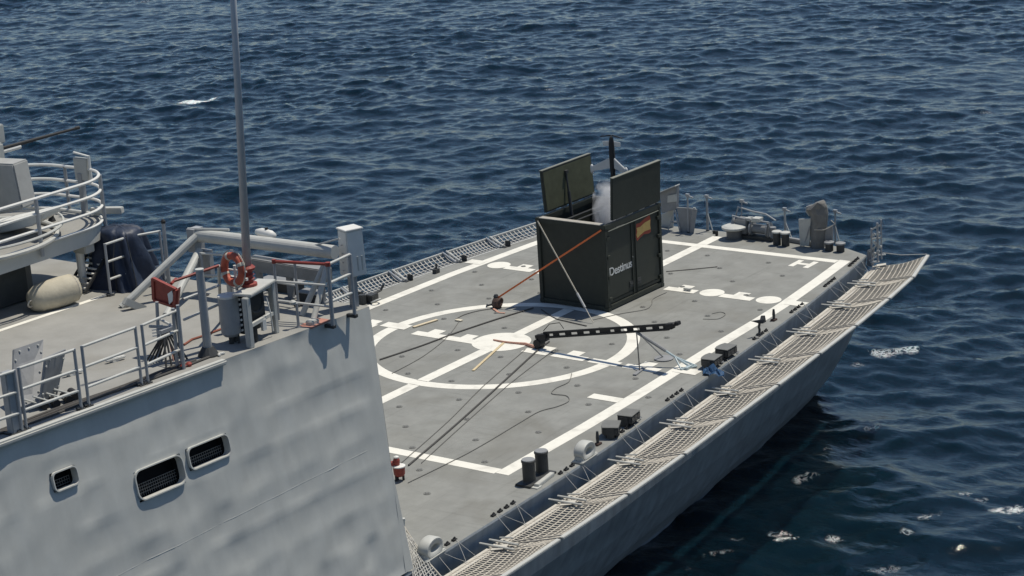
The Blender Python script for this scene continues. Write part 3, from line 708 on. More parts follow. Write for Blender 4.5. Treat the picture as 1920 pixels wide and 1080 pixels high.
def chock(p, label, first=[None]):
    p = Vector(p)
    if first[0] is not None: return copy_thing(first[0], p, label, .07)
    t = thing('fairlead_chock', label, 'chock', (0, 0, 0), 'ring chocks on the near deck edge')
    # closed oval ring lying along the deck edge, thick and rounded
    n = 28; pts = []; prof = [(-.13, .055), (-.10, .075), (.10, .075), (.13, .055), (.13, -.055), (.10, -.075), (-.10, -.075), (-.13, -.055)]
    rows_ = []
    for i in range(n + 1):
        a = 2 * math.pi * i / n; c_, s_ = math.cos(a), math.sin(a)
        base = Vector((.24 * c_, 0, .21 + .15 * s_)); outw = Vector((c_, 0, s_))
        rows_.append([base + Vector((0, py, 0)) + outw * pr for py, pr in prof + prof[:1]])
    MB().grid(rows_).build('ring', LIGHTG, t, smooth=True); MB().box((0, 0, .03), (.78, .3, .05)).box((-.27, 0, .09), (.12, .26, .14), taper=.7).box((.27, 0, .09), (.12, .26, .14), taper=.7).build('foot', LIGHTG, t, bevel=.02)
    t.location = p; t.rotation_euler = (0, 0, .07); first[0] = t; return t
chock(at(1097, 860), 'pale ring fairlead on the deck edge beside the small dark peg')
chock(at(808, 1043), 'pale ring fairlead at the frame bottom, by the hanging net and the hangar wall')
def peg(p, label, h=.3, m=None):
    t = thing('deck_peg', label, 'post', p); p = Vector(p)
    MB().lathe([(.035, .05), (.045, h * .55), (.03, h)], p, 10).build('pin', m or DARK, t); MB().box(p + Z_ * .025, (.2, .13, .05)).build('foot', mat('rusty_brown', (.06, .035, .028), .8, .2, 9), t, bevel=.01)
peg(at(1121, 834), 'small dark peg on deck edge between ring fairlead and floodlights', .34)
peg(at(1451, 601), 'small dark peg at the deck edge just past the bent camera bracket', .33)
t = thing('camera_bracket', 'dark bent bracket with a pointed camera head at the deck edge', 'bracket', at(1424, 627)); p = at(1424, 627)
MB().tube([p + Z_ * .02, p + Vector((.05, .02, .12)), p + Vector((-.02, .0, .22)), p + Vector((.04, 0, .36))], .035, 7).build('stem', DARK, t); MB().box(p + Z_ * .015, (.16, .12, .03)).build('foot', DARK, t)
MB().prism([p + Vector((.08, -.05, .34)), p + Vector((.02, -.05, .55)), p + Vector((-.06, -.05, .45)), p + Vector((-.34, .1, .47)), p + Vector((-.1, -.05, .34))], (.06, -.1, 0)).build('head', DARK, t, bevel=.01)
tt = at(1417, 634); tag(MB().lathe([(.09, .004), (.09, .03), (.03, .05)], tt, 12).build('deck_pad', TIE), 'small dark round pad on deck next to the bent bracket', 'pad')
# hydrant by the hangar
p = at(750, 901); t = thing('fire_hydrant', 'small red hydrant with a white rim standing beside the hangar corner', 'hydrant', p)
MB().lathe([(.10, .12), (.13, .16), (.14, .32), (.15, .34)], p, 14).build('drum', RED, t, smooth=False); MB().lathe([(.155, .345), (.155, .37), (.1, .385)], p, 14).build('rim', WPAINT, t)
MB().lathe([(.07, .39), (.08, .5), (.06, .56)], p + Vector((-.02, .04, 0)), 12).cyl(p + Vector((-.12, .16, .42)), p + Vector((0, .04, .44)), .06, n=10).build('valve', RED, t); MB().lathe([(.06, .56), (.06, .59), (.02, .61)], p + Vector((-.02, .04, 0)), 12).build('cap', WPAINT, t)
for dx, dy in ((.06, -.06), (-.07, .05), (.02, .08)): MB().cyl(p + Vector((dx, dy, .004)), p + Vector((dx, dy, .13)), .03, n=8).build('foot', BLACK, t)
# strap reel / ratchet bundle on the circle
p = Vector((2.79, 2.1, 0)); t = thing('strap_ratchet', 'brownish bundled strap ratchet on the painted circle under the orange strap', 'ratchet', p)
BRN = mat('brown_leather', (.10, .062, .048), .8, .3, 12)
MB().lathe([(.12, .01), (.17, .1), (.14, .22), (.09, .3)], p, 10).torus(p + Vector((0, -.1, .17)), (0, 1, .3), .13, .035, 16, 7).build('bundle', BRN, t); MB().lathe([(.06, .27), (.085, .33), (.05, .40)], p + Vector((.02, .03, 0)), 10).build('knob', DARK, t)
MB().tube([p + Vector((0, .12, .1)), p + Vector((-.1, .3, .05)), p + Vector((.05, .4, .03))], .03, 6).build('loose_end', DARK, t)
MB().bar(p + Vector((-.2, -.02, .03)), p + Vector((-.42, -.36, .012)), .07, .02).bar(p + Vector((-.42, -.36, .012)), p + Vector((-.38, -.55, .014)), .06, .02).build('tail', PINK, t)
# planks and straps lying on the deck
def flat(name, label, cat, a, b, wd, m, h=.03):
    a, b = at(*a), at(*b); o = MB().bar(a + Z_ * (.012 + h / 2), b + Z_ * (.012 + h / 2), wd, h).build(name, m, bevel=.004); return tag(o, label, cat)
flat('plank', 'long tan plank lying from the white centre spot toward the viewer', 'plank', (887, 696), (944, 644), .075, TAN, .015)
flat('plank', 'pale tan plank lying along the inside of the painted circle by the hangar', 'plank', (775, 615), (820, 601), .10, mat('pale_plank', (.62, .52, .36), .8, .1, 6))
flat('plank', 'short pale chip of wood on bare deck inside the far side of the circle', 'plank', (855, 601), (866, 603), .12, mat('pale_chip', (.6, .54, .42), .8, .1, 6))
a = [at(u, v, .03) for u, v in [(925, 637), (945, 641), (965, 643), (985, 645), (1000, 650), (1013, 652)]]
tag(MB().tube(a, [.02, .03, .03, .045, .05, .05], 6).build('loose_strap', PINK), 'faded red strap trailing from the white spot to the low beam end', 'strap')
# cords, ropes and dark lines on the deck, drawn as tubes
def cable(label, pix, r, z=None, m=CABLE, name='deck_line', zs=None):
    P = [at(u, v, (zs[i] if zs else .006 + r)) for i, (u, v) in enumerate(pix)]
    Q = []
    for i in range(len(P) - 1):
        p0, p1, p2, p3 = P[max(i - 1, 0)], P[i], P[i + 1], P[min(i + 2, len(P) - 1)]
        for k in range(8):
            s = k / 8; Q.append(.5 * ((2 * p1) + (-p0 + p2) * s + (2 * p0 - 5 * p1 + 4 * p2 - p3) * s * s + (-p0 + 3 * p1 - 3 * p2 + p3) * s ** 3))
    Q.append(P[-1]); return tag(MB().tube(Q, r, 6).build(name, m), label, 'cable')
THIN = mat('thin_line_grey', (.145, .14, .13), .85, .1, 8)
cable('thick dark line running straight from the hydrant up to the beam', [(766, 872), (850, 800), (930, 728), (1003, 661), (1030, 640)], .022)
cable('thin grey line on deck left of the thick line from the hydrant', [(752, 868), (840, 790), (905, 725), (985, 655)], .010, m=THIN)
cable('thin grey line on deck right of the thick line from the hydrant', [(790, 868), (870, 795), (960, 716), (1040, 655)], .010, m=THIN)
cable('dark line stretching from the hangar edge across the circle to the container', [(712, 674), (790, 648), (860, 622), (935, 597), (1000, 577)], .020)
cable('thin line branching off the dark line near the two line-up marks', [(735, 700), (790, 670), (830, 640), (850, 618), (862, 600)], .009, m=THIN)
cable('wavy thin cord on deck in front of the circle, ending near the boundary line', [(765, 905), (880, 848), (970, 795), (1010, 772), (1045, 762), (1066, 752), (1062, 742), (1035, 738), (1042, 728), (1066, 716), (1072, 700)], .010, m=THIN)
cable('thin cord winding over the deck by the container doors', [(1110, 600), (1165, 588), (1210, 580), (1222, 570), (1225, 560), (1250, 548)], .009, m=THIN)
cable('thin dark rod lying beyond the container toward the stern', [(1249, 509), (1295, 505), (1345, 500)], .012)
cable('black cord lying between the container shadow and the black beam', [(1015, 580), (1040, 596), (1065, 603), (1100, 611)], .014)
cable('thin cord looped on deck beside the right boundary line', [(1335, 588), (1352, 585), (1360, 590), (1345, 598), (1318, 598)], .008, m=THIN)
cable('dark strap running from the ratchet toward the circle line', [(1,1)] and [(926, 578), (895, 583), (870, 590), (855, 598)], .012, m=THIN)

# ================================================================ safety nets
BRK = [-12.9, -10.62, -7.85, -5.15, -2.45, .15, 2.85, 5.45, 8.15, 10.4, 12.75]
def yout(X): return near(X) - (1.86 + .008 * (X + 10))
def rope_grid(b, fn, nu, nv, r, skip=()):
    for i in range(nu + 1):
        b.tube([fn(i / nu, j / 8) for j in range(9)], r, 4, caps=False)
    for j in range(nv + 1):
        b.tube([fn(i / 12, j / nv) for i in range(13)], r, 4, caps=False)
NETLAB = ['forward-most net panel, below the hangar corner at the frame bottom', 'second near-side net panel from the hangar', 'near-side net panel beside the bollard pair', 'near-side net panel beside the two floodlights and ring fairlead',
          'near-side net panel level with the short edge tick', 'near-side net panel beside the blue cloth', 'near-side net panel beside the bent bracket', 'near-side net panel level with the dots and line-up marks', 'next-to-last near-side net panel toward the stern', 'last near-side net panel, pointing out past the stern corner']
rgn = random.Random(3)
for k in range(10):
    xa_, xb_ = BRK[k], BRK[k + 1]
    skew = -.55
    iA, iB = Vector((xa_ + skew + .05, near(xa_ + skew) - .40, -.32)), Vector((xb_ + skew - .03, near(xb_ + skew) - .40, -.32))
    oA, oB = Vector((xa_ + .05, yout(xa_), -.03)), Vector((xb_ - .04, yout(xb_), -.03))
    if k == 9: oB = Vector((12.72, -6.98, 0)); iB = Vector((12.0, near(12) - .32, -.3))
    sag = .24 + rgn.uniform(-.03, .05)
    def fn(s, t, iA=iA, iB=iB, oA=oA, oB=oB, sag=sag):
        p = lerp(lerp(iA, iB, s), lerp(oA, oB, s), t)
        p.z -= sag * math.sin(math.pi * t) * (.45 + .55 * math.sin(math.pi * s)); return p
    T = thing('safety_net', NETLAB[k], 'safety net', (iA + iB) / 2, 'safety nets along the near deck edge')
    b = MB(); rope_grid(b, fn, 25, 11, .021); b.build('net', ROPE, T, recalc=False)
    b = MB(); b.bar(oA, oB, .11, .06); b.build('outer_bar', LIGHTG, T, bevel=.01)
    b = MB(); b.bar(iA - Z_ * .015, iB - Z_ * .015, .19, .03); b.bar(lerp(iA, oA, .02) + Z_ * .01, lerp(iA, oA, .22), .2, .012); b.bar(lerp(iB, oB, .02) + Z_ * .01, lerp(iB, oB, .2), .2, .012); b.build('inner_bar', mat('net_edge_webbing', (.52, .49, .43), .85, .1, 8), T)
    for dx_, l0, l1, r_ in ((-.02, .08, .98, .032), (.24, .16, .92, .032), (.44, .30, .62, .022)):
        xx = iA.x + dx_; MB().cyl((xx, near(xx) - l0, -.27), (xx + .02, near(xx) - l1, -.25 + .03 * (dx_ > .3)), r_ * .85, n=8).build('support_arm', LIGHTG, T)
    b = MB(); b.cyl(lerp(iA, oA, .45) + Z_ * .03, oA + Z_ * .02, .018, n=5); b.cyl(lerp(iA, oA, .3) + Vector((.16, 0, .03)), oA + Vector((.14, .05, .02)), .016, n=5); b.build('seam_rope', ROPE, T)
    # lanyards from the padeyes down to the net
    b = MB(); xe_ = xa_ + skew + .9
    for du, tgt in ((.0, -.05), (.1, .45), (.75, .12), (.78, -.3)):
        a0 = Vector((xe_ + du, near(xe_ + du) + .06, .04)); b1 = lerp(iA, iB, (xe_ + du + tgt - iA.x) / (iB.x - iA.x))
        mid = lerp(a0, b1, .5) + Vector((0, -.015, -.015)); b.tube([a0, mid, b1], .0055, 5)
    b.build('lanyard', mat('white_line', (.46, .45, .42), .8, .06, 8), T)
    for q in range(4):
        px = xe_ + q * .26; c0_ = Vector((px, near(px) + .13, 0))
        if px > 12: continue
        eb = MB(); eb.box(c0_ + Z_ * .02, (.12, .08, .04)); eb.torus(c0_ + Z_ * .045, (0, 1, .2), .035, .013, 12, 6); eb.build('padeye', BLACK, deck)
# last net's end line to the stern post
tag(MB().tube([at(1655, 474, .25), at(1690, 478, .1), Vector((12.72, -6.95, .04))], .012, 5).build('stay_line', MATS['white_line']), 'thin pale stay line from the stern corner post to the last net tip', 'rope')
# far side nets
for k, (xa_, xb_) in enumerate([(.6, 2.15), (2.25, 4.25), (4.42, 6.72), (6.9, 8.75), (8.93, 11.3), (11.4, 12.6)]):
    iA, iB = Vector((xa_ - .35, far(xa_ - .4) + .1, -.05)), Vector((xb_ - .35, far(xb_ - .4) + .1, -.05))
    oA, oB = Vector((xa_ + .1, far(xa_) + 1.02, .06)), Vector((xb_ + .1, far(xb_) + 1.02, .06))
    def fn(s, t, iA=iA, iB=iB, oA=oA, oB=oB):
        p = lerp(lerp(iA, iB, s), lerp(oA, oB, s), t); p.z -= .07 * math.sin(math.pi * t); return p
    lab = ['far-side net panel half hidden by the hangar corner', 'second far-side net panel from the hangar', 'far-side net panel with a dark fitting in front of it', 'far-side net panel just before the edge tick', 'far-side net panel touching the container from the left', 'far-side net panel hidden behind the container'][k]
    T = thing('safety_net', lab, 'safety net', iA, 'safety nets along the far deck edge')
    b = MB(); rope_grid(b, fn, 13, 5, .022); b.build('net', mat('grey_net_rope', (.42, .41, .38), .9, .1, 8), T, recalc=False)
    MB().bar(oA, oB, .07, .1).build('outer_bar', LIGHTG, T, bevel=.01)
    for q in (0, 1):
        e0, e1 = ((iA, oA), (iB, oB))[q]; MB().cyl(e0 + Z_ * .05, e1 + Z_ * .05, .035, n=7).build('support_arm', (LIGHTG, POSTG)[q], T)
    MB().bar(iA + Z_ * .01, iB + Z_ * .01, .06, .04).build('inner_bar', LIGHTG, T)
    if k in (1, 2, 3, 4):
        cpos = iA + Vector((.05, -.14, .05)); eb = thing('deck_cleat', ['dark cleat on the far deck edge, nearest the hangar', 'dark cleat on the far deck edge, second from the hangar', 'dark cleat on the far deck edge beside the edge tick', 'dark cleat on the far deck edge nearest the container'][k - 1], 'cleat', cpos, 'dark cleats on the far deck edge')
        MB().box(cpos + Z_ * .09, (.06, .2, .2)).build('horn', DARK, eb, bevel=.015); MB().box(cpos + Vector((-.12, 0, -.01)), (.26, .1, .07)).build('foot', DARK, eb)
# dark gear at the hangar corner and on the far edge
p = at(697, 566); t = thing('deck_fitting', 'dark machinery fitting with a bent handle by the hangar corner', 'fitting', p)
MB().box(p + Z_ * .13, (.35, .3, .24)).lathe([(.12, 0), (.12, .3)], p + Vector((-.3, .1, 0)), 10).build('block', DARK, t, bevel=.02); MB().tube([p + Vector((.1, 0, .22)), p + Vector((.4, -.05, .26)), p + Vector((.5, -.1, .42))], .04, 7).build('handle', DARK, t); MB().torus(p + Vector((-.1, -.25, .1)), (0, .4, 1), .14, .03, 16, 6).build('ring', LIGHTG, t)
p = at(818, 512); t = thing('deck_fitting', 'small dark fitting in front of a far-side net panel', 'fitting', p)
MB().box(p + Z_ * .07, (.2, .14, .14)).cyl(p + Z_ * .1, p + Vector((.04, 0, .3)), .035, n=8).build('block', DARK, t)
# net hanging beside the hangar wall
A, B, C_, D_ = Vector((-13.05, -6.75, 1.15)), at(826, 1084, -.2), Vector((-13.75, -7.65, -.3)), Vector((-13.2, -7.0, 1.0))
n1, n2, n3 = at(757, 990, .55), at(828, 1086, -.25), at(775, 1086, -.1)
T = thing('side_net', 'grey net hanging steeply from the hangar side wall to the deck edge', 'net', n1)
nb_ = MB(); fnn = lambda s, t: lerp(lerp(n1 + Vector((-.02, -.05, 0)), n3 + Vector((-.3, -.3, -.3)), s), lerp(n1, n2, s), t) + Vector((rgn.uniform(-.012, .012), rgn.uniform(-.012, .012), rgn.uniform(-.02, .02)))
for i in range(1, 20): nb_.tube([fnn(i / 19, j / 6) for j in range(7)], .014, 4, caps=False)
for j in range(0, 9): nb_.tube([fnn(i / 19, j / 8) for i in range(20)], .014, 4, caps=False)
nb_.build('net', MATS['grey_net_rope'], T, recalc=False)
MB().tube([n1 + Z_ * .05, lerp(n1, n2, .35) - Z_ * .03, lerp(n1, n2, .7) - Z_ * .02, n2 + Vector((0, 0, .05)), n2 + Vector((.2, -.3, -.1))], .022, 6).build('edge_rope', ROPE, T)
MB().cyl(n1 - Z_ * .1, n1 + Z_ * .16, .035, n=8).lathe([(.05, 0), (.05, .06)], n1 + Z_ * .16, 8).build('upper_pin', RAILG, T)
p = at(738, 1080, -.05); t = thing('edge_stanchion', 'short grey stub post at the frame bottom by the hangar wall foot', 'post', p)
MB().cyl(p - Z_ * .4, p + Z_ * .12, .045, n=10).build('post', POSTG, t); MB().lathe([(.07, .1), (.07, .16)], p, 10).build('cap', RAILG, t); MB().cyl(p + Vector((0, 0, -.1)), p + Vector((.6, .1, .0)), .03, n=8).build('rail', RAILG, t)

# ================================================================ stern gear
def pt(u, v, X): return atX(u, v, X)
t = thing('bulwark_plate', 'broad tapering grey screen plate at the stern edge beside the container', 'plate', at(1286, 437))
Xp = 12.35
MB().prism([pt(1269, 389, Xp), pt(1303, 391, Xp), pt(1297, 438, Xp), pt(1276, 435, Xp)], (.05, .02, 0)).build('plate', MIDG, t); MB().prism([pt(1296, 391, Xp), pt(1306, 392, Xp), pt(1299, 439, Xp), pt(1292, 438, Xp)], (-.05, -.06, 0)).build('flange', MIDG, t); MB().tube([pt(1300, 390, Xp), pt(1303, 390, Xp), pt(1306, 397, Xp)], .025, 6).build('rim', LIGHTG, t)
t = thing('bulwark_plate', 'pale grey plate partly behind the container, left of the broad screen plate', 'plate', at(1246, 433))
MB().prism([pt(1240, 402, 12.7), pt(1262, 393, 12.7), pt(1262, 432, 12.7), pt(1240, 432, 12.7)], (.05, 0, 0)).build('plate', LIGHTG, t, bevel=.01)
t = thing('stern_lamp_box', 'grey box lamp with a pale lens on an A-frame stand beside the container', 'lamp', at(1262, 435))
MB().prism([pt(1237, 362, 12.4), pt(1268, 349, 12.4), pt(1267, 393, 12.4), pt(1240, 400, 12.4)], (.25, .03, 0)).build('housing', MIDG, t, bevel=.015); MB().prism([pt(1252, 367, 12.36), pt(1267, 364, 12.36), pt(1267, 378, 12.36), pt(1251, 380, 12.36)], (.06, 0, 0)).build('lens', LIGHTG, t)
MB().cyl(pt(1265, 394, 12.35), at(1252, 434), .02, n=6).cyl(pt(1266, 394, 12.35), at(1275, 435), .025, n=6).cyl(pt(1257, 416, 12.35), pt(1268, 416, 12.35), .03, n=6).build('stand', POSTG, t); MB().bar(pt(1236, 361, 12.38), pt(1270, 347, 12.38), .3, .03).build('hood', LIGHTG, t)
def stan(u0, v0, u1, v1, label, r=.03, head=True, brace=None, m=None):
    p = at(u1, v1); X = p.x; t = thing('stern_stanchion', label, 'stanchion', p, 'stanchions along the stern edge'); q = pt(u0, v0, X)
    MB().cyl(p, q, r, r * .8, n=8).build('post', m or POSTG, t); MB().lathe([(.06, 0), (.06, .03)], p, 10).build('foot', DARK, t)
    if head: MB().box(q, (.09, .12, .09)).bar(q + Vector((0, -.02, -.02)), q + Vector((0, -.2, -.07)), .04, .04).build('head', POSTG, t)
    if brace: MB().cyl(lerp(p, q, .55), at(*brace), .022, n=6).build('brace', RAILG, t)
stan(1289, 366, 1291, 436, 'stanchion rising behind the broad screen plate at the stern', .035)
stan(1325, 368, 1327, 433, 'dark lamp stanchion with a pale brace left of the mushroom vent', .045, True, (1337, 435))
stan(1391, 377, 1389, 440, 'thin stanchion standing right behind the mushroom vent', .025)
stan(1471, 392, 1473, 444, 'stanchion with a pale slanting leg behind the capped bollards', .04, True, (1484, 446), LIGHTG)
stan(1566, 396, 1566, 456, 'stanchion with a pale slanting brace at the right of the grey canvas cover', .03, True, (1575, 458))
p = at(1377, 447); t = thing('mushroom_vent', 'round mushroom ventilator with a broad pale lid near the stern', 'ventilator', p)
MB().lathe([(.29, .0), (.29, .04), (.25, .05), (.25, .33)], p, 24).build('drum', mat('vent_dark_grey', (.11, .112, .112), .6, .1, 6), t); MB().lathe([(.34, .31), (.40, .35), (.40, .40), (.3, .44), (.02, .46)], p, 28).build('lid', LIGHTG, t, smooth=False)
for (u, v, lab) in [(1457, 459, 'capped bollard at the stern, left of the pair'), (1473, 461, 'capped bollard at the stern, right of the pair'), (1555, 470, 'squat capped bollard at the foot of the grey canvas cover'), (1576, 472, 'squat capped bollard nearest the stern corner')]:
    p = at(u, v); t = thing('stern_bollard', lab, 'bollard', p, 'capped bollards along the stern edge'); h = .40 if u < 1500 else .24
    MB().lathe([(.125, 0), (.125, h)], p, 18).build('post', DARK, t); MB().lathe([(.16, h + .001), (.16, h + .045), (.13, h + .06)], p, 18).build('cap', LIGHTG if u < 1500 else MIDG, t)
# winch cluster
p = at(1430, 447) + Vector((.0, 0, 0)); p = Vector((12.55, -1.05, 0)); t = thing('mooring_winch', 'low mooring winch with drums and frames at the stern edge', 'winch', p)
MB().box(p + Vector((0, 0, .06)), (.5, 1.5, .12)).build('bed', DARK, t, bevel=.01)
MB().cyl(p + Vector((0, -.55, .32)), p + Vector((0, .05, .32)), .15, n=16).cyl(p + Vector((0, -.58, .32)), p + Vector((0, -.52, .32)), .25, n=18).cyl(p + Vector((0, .02, .32)), p + Vector((0, .08, .32)), .25, n=18).build('drum', MIDG, t)
MB().box(p + Vector((0, .38, .38)), (.36, .4, .5)).cyl(p + Vector((0, .6, .45)), p + Vector((0, .75, .45)), .16, n=14).build('gearbox', MIDG, t, bevel=.03)
MB().tube([p + Vector((.1, .75, .5)), p + Vector((.1, .6, .95)), p + Vector((.1, .1, .85)), p + Vector((.1, -.4, .8)), p + Vector((.1, -.75, .62))], .03, 6).tube([p + Vector((-.1, .7, .1)), p + Vector((-.1, .7, .7)), p + Vector((-.1, .2, .62)), p + Vector((-.1, -.6, .6)), p + Vector((-.1, -.7, .1))], .03, 6).build('guard_rail', POSTG, t)
MB().box(p + Vector((-.1, -.2, .66)), (.3, .28, .12)).box(p + Vector((0, .15, .62)), (.25, .2, .1)).build('cover_plate', LIGHTG, t, bevel=.01)
MB().lathe([(.10, .1), (.06, .3), (.11, .42), (.1, .46)], p + Vector((-.1, -.75, 0)), 14).build('capstan', MIDG, t)
p = Vector((12.7, -2.85, 0)); tag(MB().bar(p + Vector((-.1, .75, .07)), p + Vector((-.3, -.45, .07)), .16, .14).build('coaming_bar', MIDG, bevel=.02), 'low grey coaming bar at the stern edge between bollards and pale plate', 'bar')
t = thing('screen_plate', 'tall pale grey leaning plate left of the canvas cover at the stern', 'plate', at(1508, 461)); Xp = 12.2
MB().prism([pt(1497, 411, Xp), pt(1520, 410, Xp), pt(1517, 461, Xp), pt(1500, 461, Xp)], (.05, 0, 0)).build('plate', LIGHTG, t); MB().cyl(pt(1518, 425, Xp - .05), at(1507, 462), .02, n=6).build('strut', POSTG, t)
# canvas-covered davit
p = at(1538, 467); t = thing('covered_davit', 'tall davit wrapped in grey canvas with a hooked top at the stern', 'davit', p); Xp = 12.3
cv = MB(); rows_ = []
outl_l = [(1521, 465), (1520, 440), (1522, 415), (1519, 402), (1511, 392), (1530, 379), (1537, 377)]
outl_r = [(1545, 467), (1547, 440), (1551, 415), (1552, 400), (1550, 388), (1546, 381), (1541, 377)]
for (l, r) in zip(outl_l, outl_r):
    a, b_ = pt(*l, Xp), pt(*r, Xp); c_ = (a + b_) / 2; hw_ = (a - b_).length / 2; sd_ = (a - b_).normalized(); rows_.append([c_ + sd_ * hw_ * math.cos(q) + X_ * .2 * math.sin(q) * (1 + .2 * math.sin(3 * q)) for q in np.linspace(0, 2 * math.pi, 15)])
cv.grid(rows_); cv.add([q for q in rows_[-1][:-1]], [tuple(range(14))]); cv.build('canvas_cover', TARP, t)
MB().tube([pt(1519, 404, Xp), pt(1513, 396, Xp), pt(1514, 389, Xp), pt(1524, 386, Xp), pt(1534, 385, Xp)], .05, 7).build('hook_arm', mat('pale_canvas', (.32, .31, .29), .8, .1, 6), t)
MB().tube([pt(1527, 431, Xp - .22), pt(1545, 431, Xp - .22), pt(1556, 426, Xp - .1), pt(1566, 420, Xp), pt(1558, 413, Xp)], .015, 5).build('tie_rope', ROPE, t)
MB().prism([pt(1545, 428, Xp), pt(1561, 422, Xp), pt(1561, 452, Xp), pt(1545, 458, Xp)], (.06, 0, 0)).build('side_panel', MIDG, t)
# corner post with folded gear
p = Vector((11.75, -5.32, -.02)); p = at(1640, 492); p = Vector((11.95, -5.38, 0)); t = thing('corner_post', 'grey corner post with folded stanchions and pulleys at the near stern corner', 'post', p)
Xp = p.x
MB().prism([pt(1626, 470, Xp), pt(1638, 466, Xp), pt(1636, 498, Xp), pt(1625, 500, Xp)], (.08, 0, 0)).build('base_plate', MIDG, t)
for (a, b_, r_) in [((1634, 497), (1634, 428), .03), ((1646, 490), (1645, 418), .035), ((1653, 486), (1652, 412), .025)]: MB().cyl(pt(*a, Xp), pt(*b_, Xp), r_, n=8).build('tube', POSTG, t)
MB().cyl(pt(1635, 430, Xp), pt(1652, 421, Xp), .03, n=6).cyl(pt(1634, 448, Xp), pt(1652, 446, Xp), .03, n=6).cyl(pt(1631, 472, Xp), pt(1645, 458, Xp), .025, n=6).build('cross_bar', LIGHTG, t)
for u, v in [(1638, 440), (1647, 438), (1641, 455), (1650, 462), (1639, 476), (1646, 472)]: MB().lathe([(.05, -.04), (.06, 0), (.05, .04)], pt(u, v, Xp - .04), 10, axis=X_).build('pulley', LIGHTG, t)
MB().tube([pt(1630, 489, Xp), pt(1636, 485, Xp), pt(1648, 478, Xp), pt(1660, 477, Xp)], .025, 6).tube([pt(1632, 492, Xp), pt(1648, 490, Xp)], .03, 6).build('bracket_arm', WPAINT, t)
tag(MB().box(at(1341, 438) + Z_ * .05, (.1, .14, .1)).cyl(at(1344, 442), at(1344, 442) + Z_ * .16, .05, n=8).build('deck_clamp', BLACK, bevel=.01), 'tiny black clamp at the end of the centre line by the stern', 'clamp')
tag(MB().box(at(1289, 542, .06), (.09, .24, .06)).cyl(at(1285, 545, .08), at(1296, 541, .13), .015, n=6).build('deck_tool', LIGHTG, bevel=.01), 'small pale tool lying on the line-up mark beside the container', 'tool')

# ================================================================ hangar roof
def rr_(u, v, h=0): return roof(u, v, h)
def railing(label, posts, mats=RAILG, rails=3, h=1.12, name='guard_rail', group='guard rails along the hangar roof edge', r=.026, top=None, drop=0.0):
    """posts: foot points; every post stands h tall"""
    P = [Vector(p) for p in posts]
    t = thing(name, label, 'railing', P[0], group)
    for p in P:
        MB().cyl(p - Z_ * drop, p + Z_ * h, r * 1.15, n=8).build('post', POSTG, t)
    b = MB(); tb = MB()
    for a, c in zip(P, P[1:]):
        for k in range(rails):
            hh = h * (1 - k / rails) - .02
            (tb if k == 0 and top else b).cyl(a + Z_ * hh, c + Z_ * hh, r, n=8)
    b.build('rail', mats, t)
    if top: tb.build('top_rail', top, t)
    fb = MB()
    for p in P: fb.box(p + Z_ * (.012 - drop), (.14, .1, .024)); fb.cyl(p + Vector((.03, 0, .04 - drop)), p + Vector((-.09, .02, .04 - drop)), .035, n=6)
    fb.build('foot', DARK, t)
    return t
H_ = 1.12
railing('leftmost full guard rail panel, in front of the leaning steel plates', [rr_(50, 806), rr_(153, 768)])
railing('guard rail panel cut by the left frame edge', [rr_(-70, 850), rr_(42, 811)])
railing('middle guard rail panel on the hangar roof edge', [rr_(167, 762), rr_(266, 723)])
railing('guard rail panel just left of the red box panel', [rr_(278, 719), rr_(342, 689)])
t = thing('red_box_panel', 'red open box panel mounted on grey legs by the roof edge', 'panel', rr_(318, 680))
pc = [rr_(287, 523 + 0, 0)]
fa_, fb_ = rr_(302, 672), rr_(335, 690)
u1, u2 = Vector((0, 0, 1.28)), Vector((0, 0, .92))
xq = fa_.x
def onX(u, v, X): return atX(u, v, X)
A1, A2, A3, A4 = onX(287, 522, -17.55), onX(330, 543, -17.55), onX(328, 575, -17.55), onX(289, 562, -17.55)
MB().prism([A1, A2, A3, A4], (.04, 0, 0)).build('face', RED, t)
MB().bar(A1, A2, .07, .05).bar(A1, A4, .07, .05, up=X_).bar(A4, A3, .07, .05).bar(A2, A3, .07, .07, up=X_).build('rim', RED, t)
MB().prism([onX(330, 543, -17.5), onX(337, 538, -17.2), onX(334, 570, -17.2), onX(328, 575, -17.5)], (.03, 0, 0)).cyl(onX(321, 532, -17.4), onX(330, 523, -17.2), .03, n=6).build('side', RED, t)
MB().prism([onX(314, 551, -17.58), onX(322, 545, -17.58), onX(326, 562, -17.58), onX(317, 571, -17.58)], (.02, 0, 0)).build('white_mark', WPAINT, t)
b = MB()
for (ua, va_, ub, vb) in [(294, 566, 299, 668), (324, 578, 333, 690), (333, 572, 345, 692)]:
    f_ = rr_(ub, vb); MB().cyl(f_, onX(ua, va_, f_.x), .035, n=8).build('leg', POSTG, t)
f_ = rr_(333, 690); b.cyl(onX(297, 597, -17.6), onX(325, 612, -17.6), .025, n=6).cyl(onX(298, 640, -17.6), onX(325, 612, -17.6), .025, n=6)
b.build('cross_brace', RAILG, t)
# red handrail run to the lifebuoy
t = thing('guard_rail', 'guard rail with a red top bar running from red panel to lifebuoy', 'railing', rr_(414, 600), 'guard rails along the hangar roof edge')
q0, q1 = onX(326, 527, -17.3), onX(410, 498, -16.4)
MB().cyl(q0, q1, .028, n=8).build('top_rail', RED, t)
f_ = rr_(414, 604); MB().cyl(f_, q1, .032, n=8).build('post', LIGHTG, t)
MB().cyl(onX(344, 561, -17.2), onX(411, 535, -16.4), .026, n=8).cyl(onX(344, 600, -17.2), onX(412, 570, -16.4), .026, n=8).build('rail', RAILG, t)
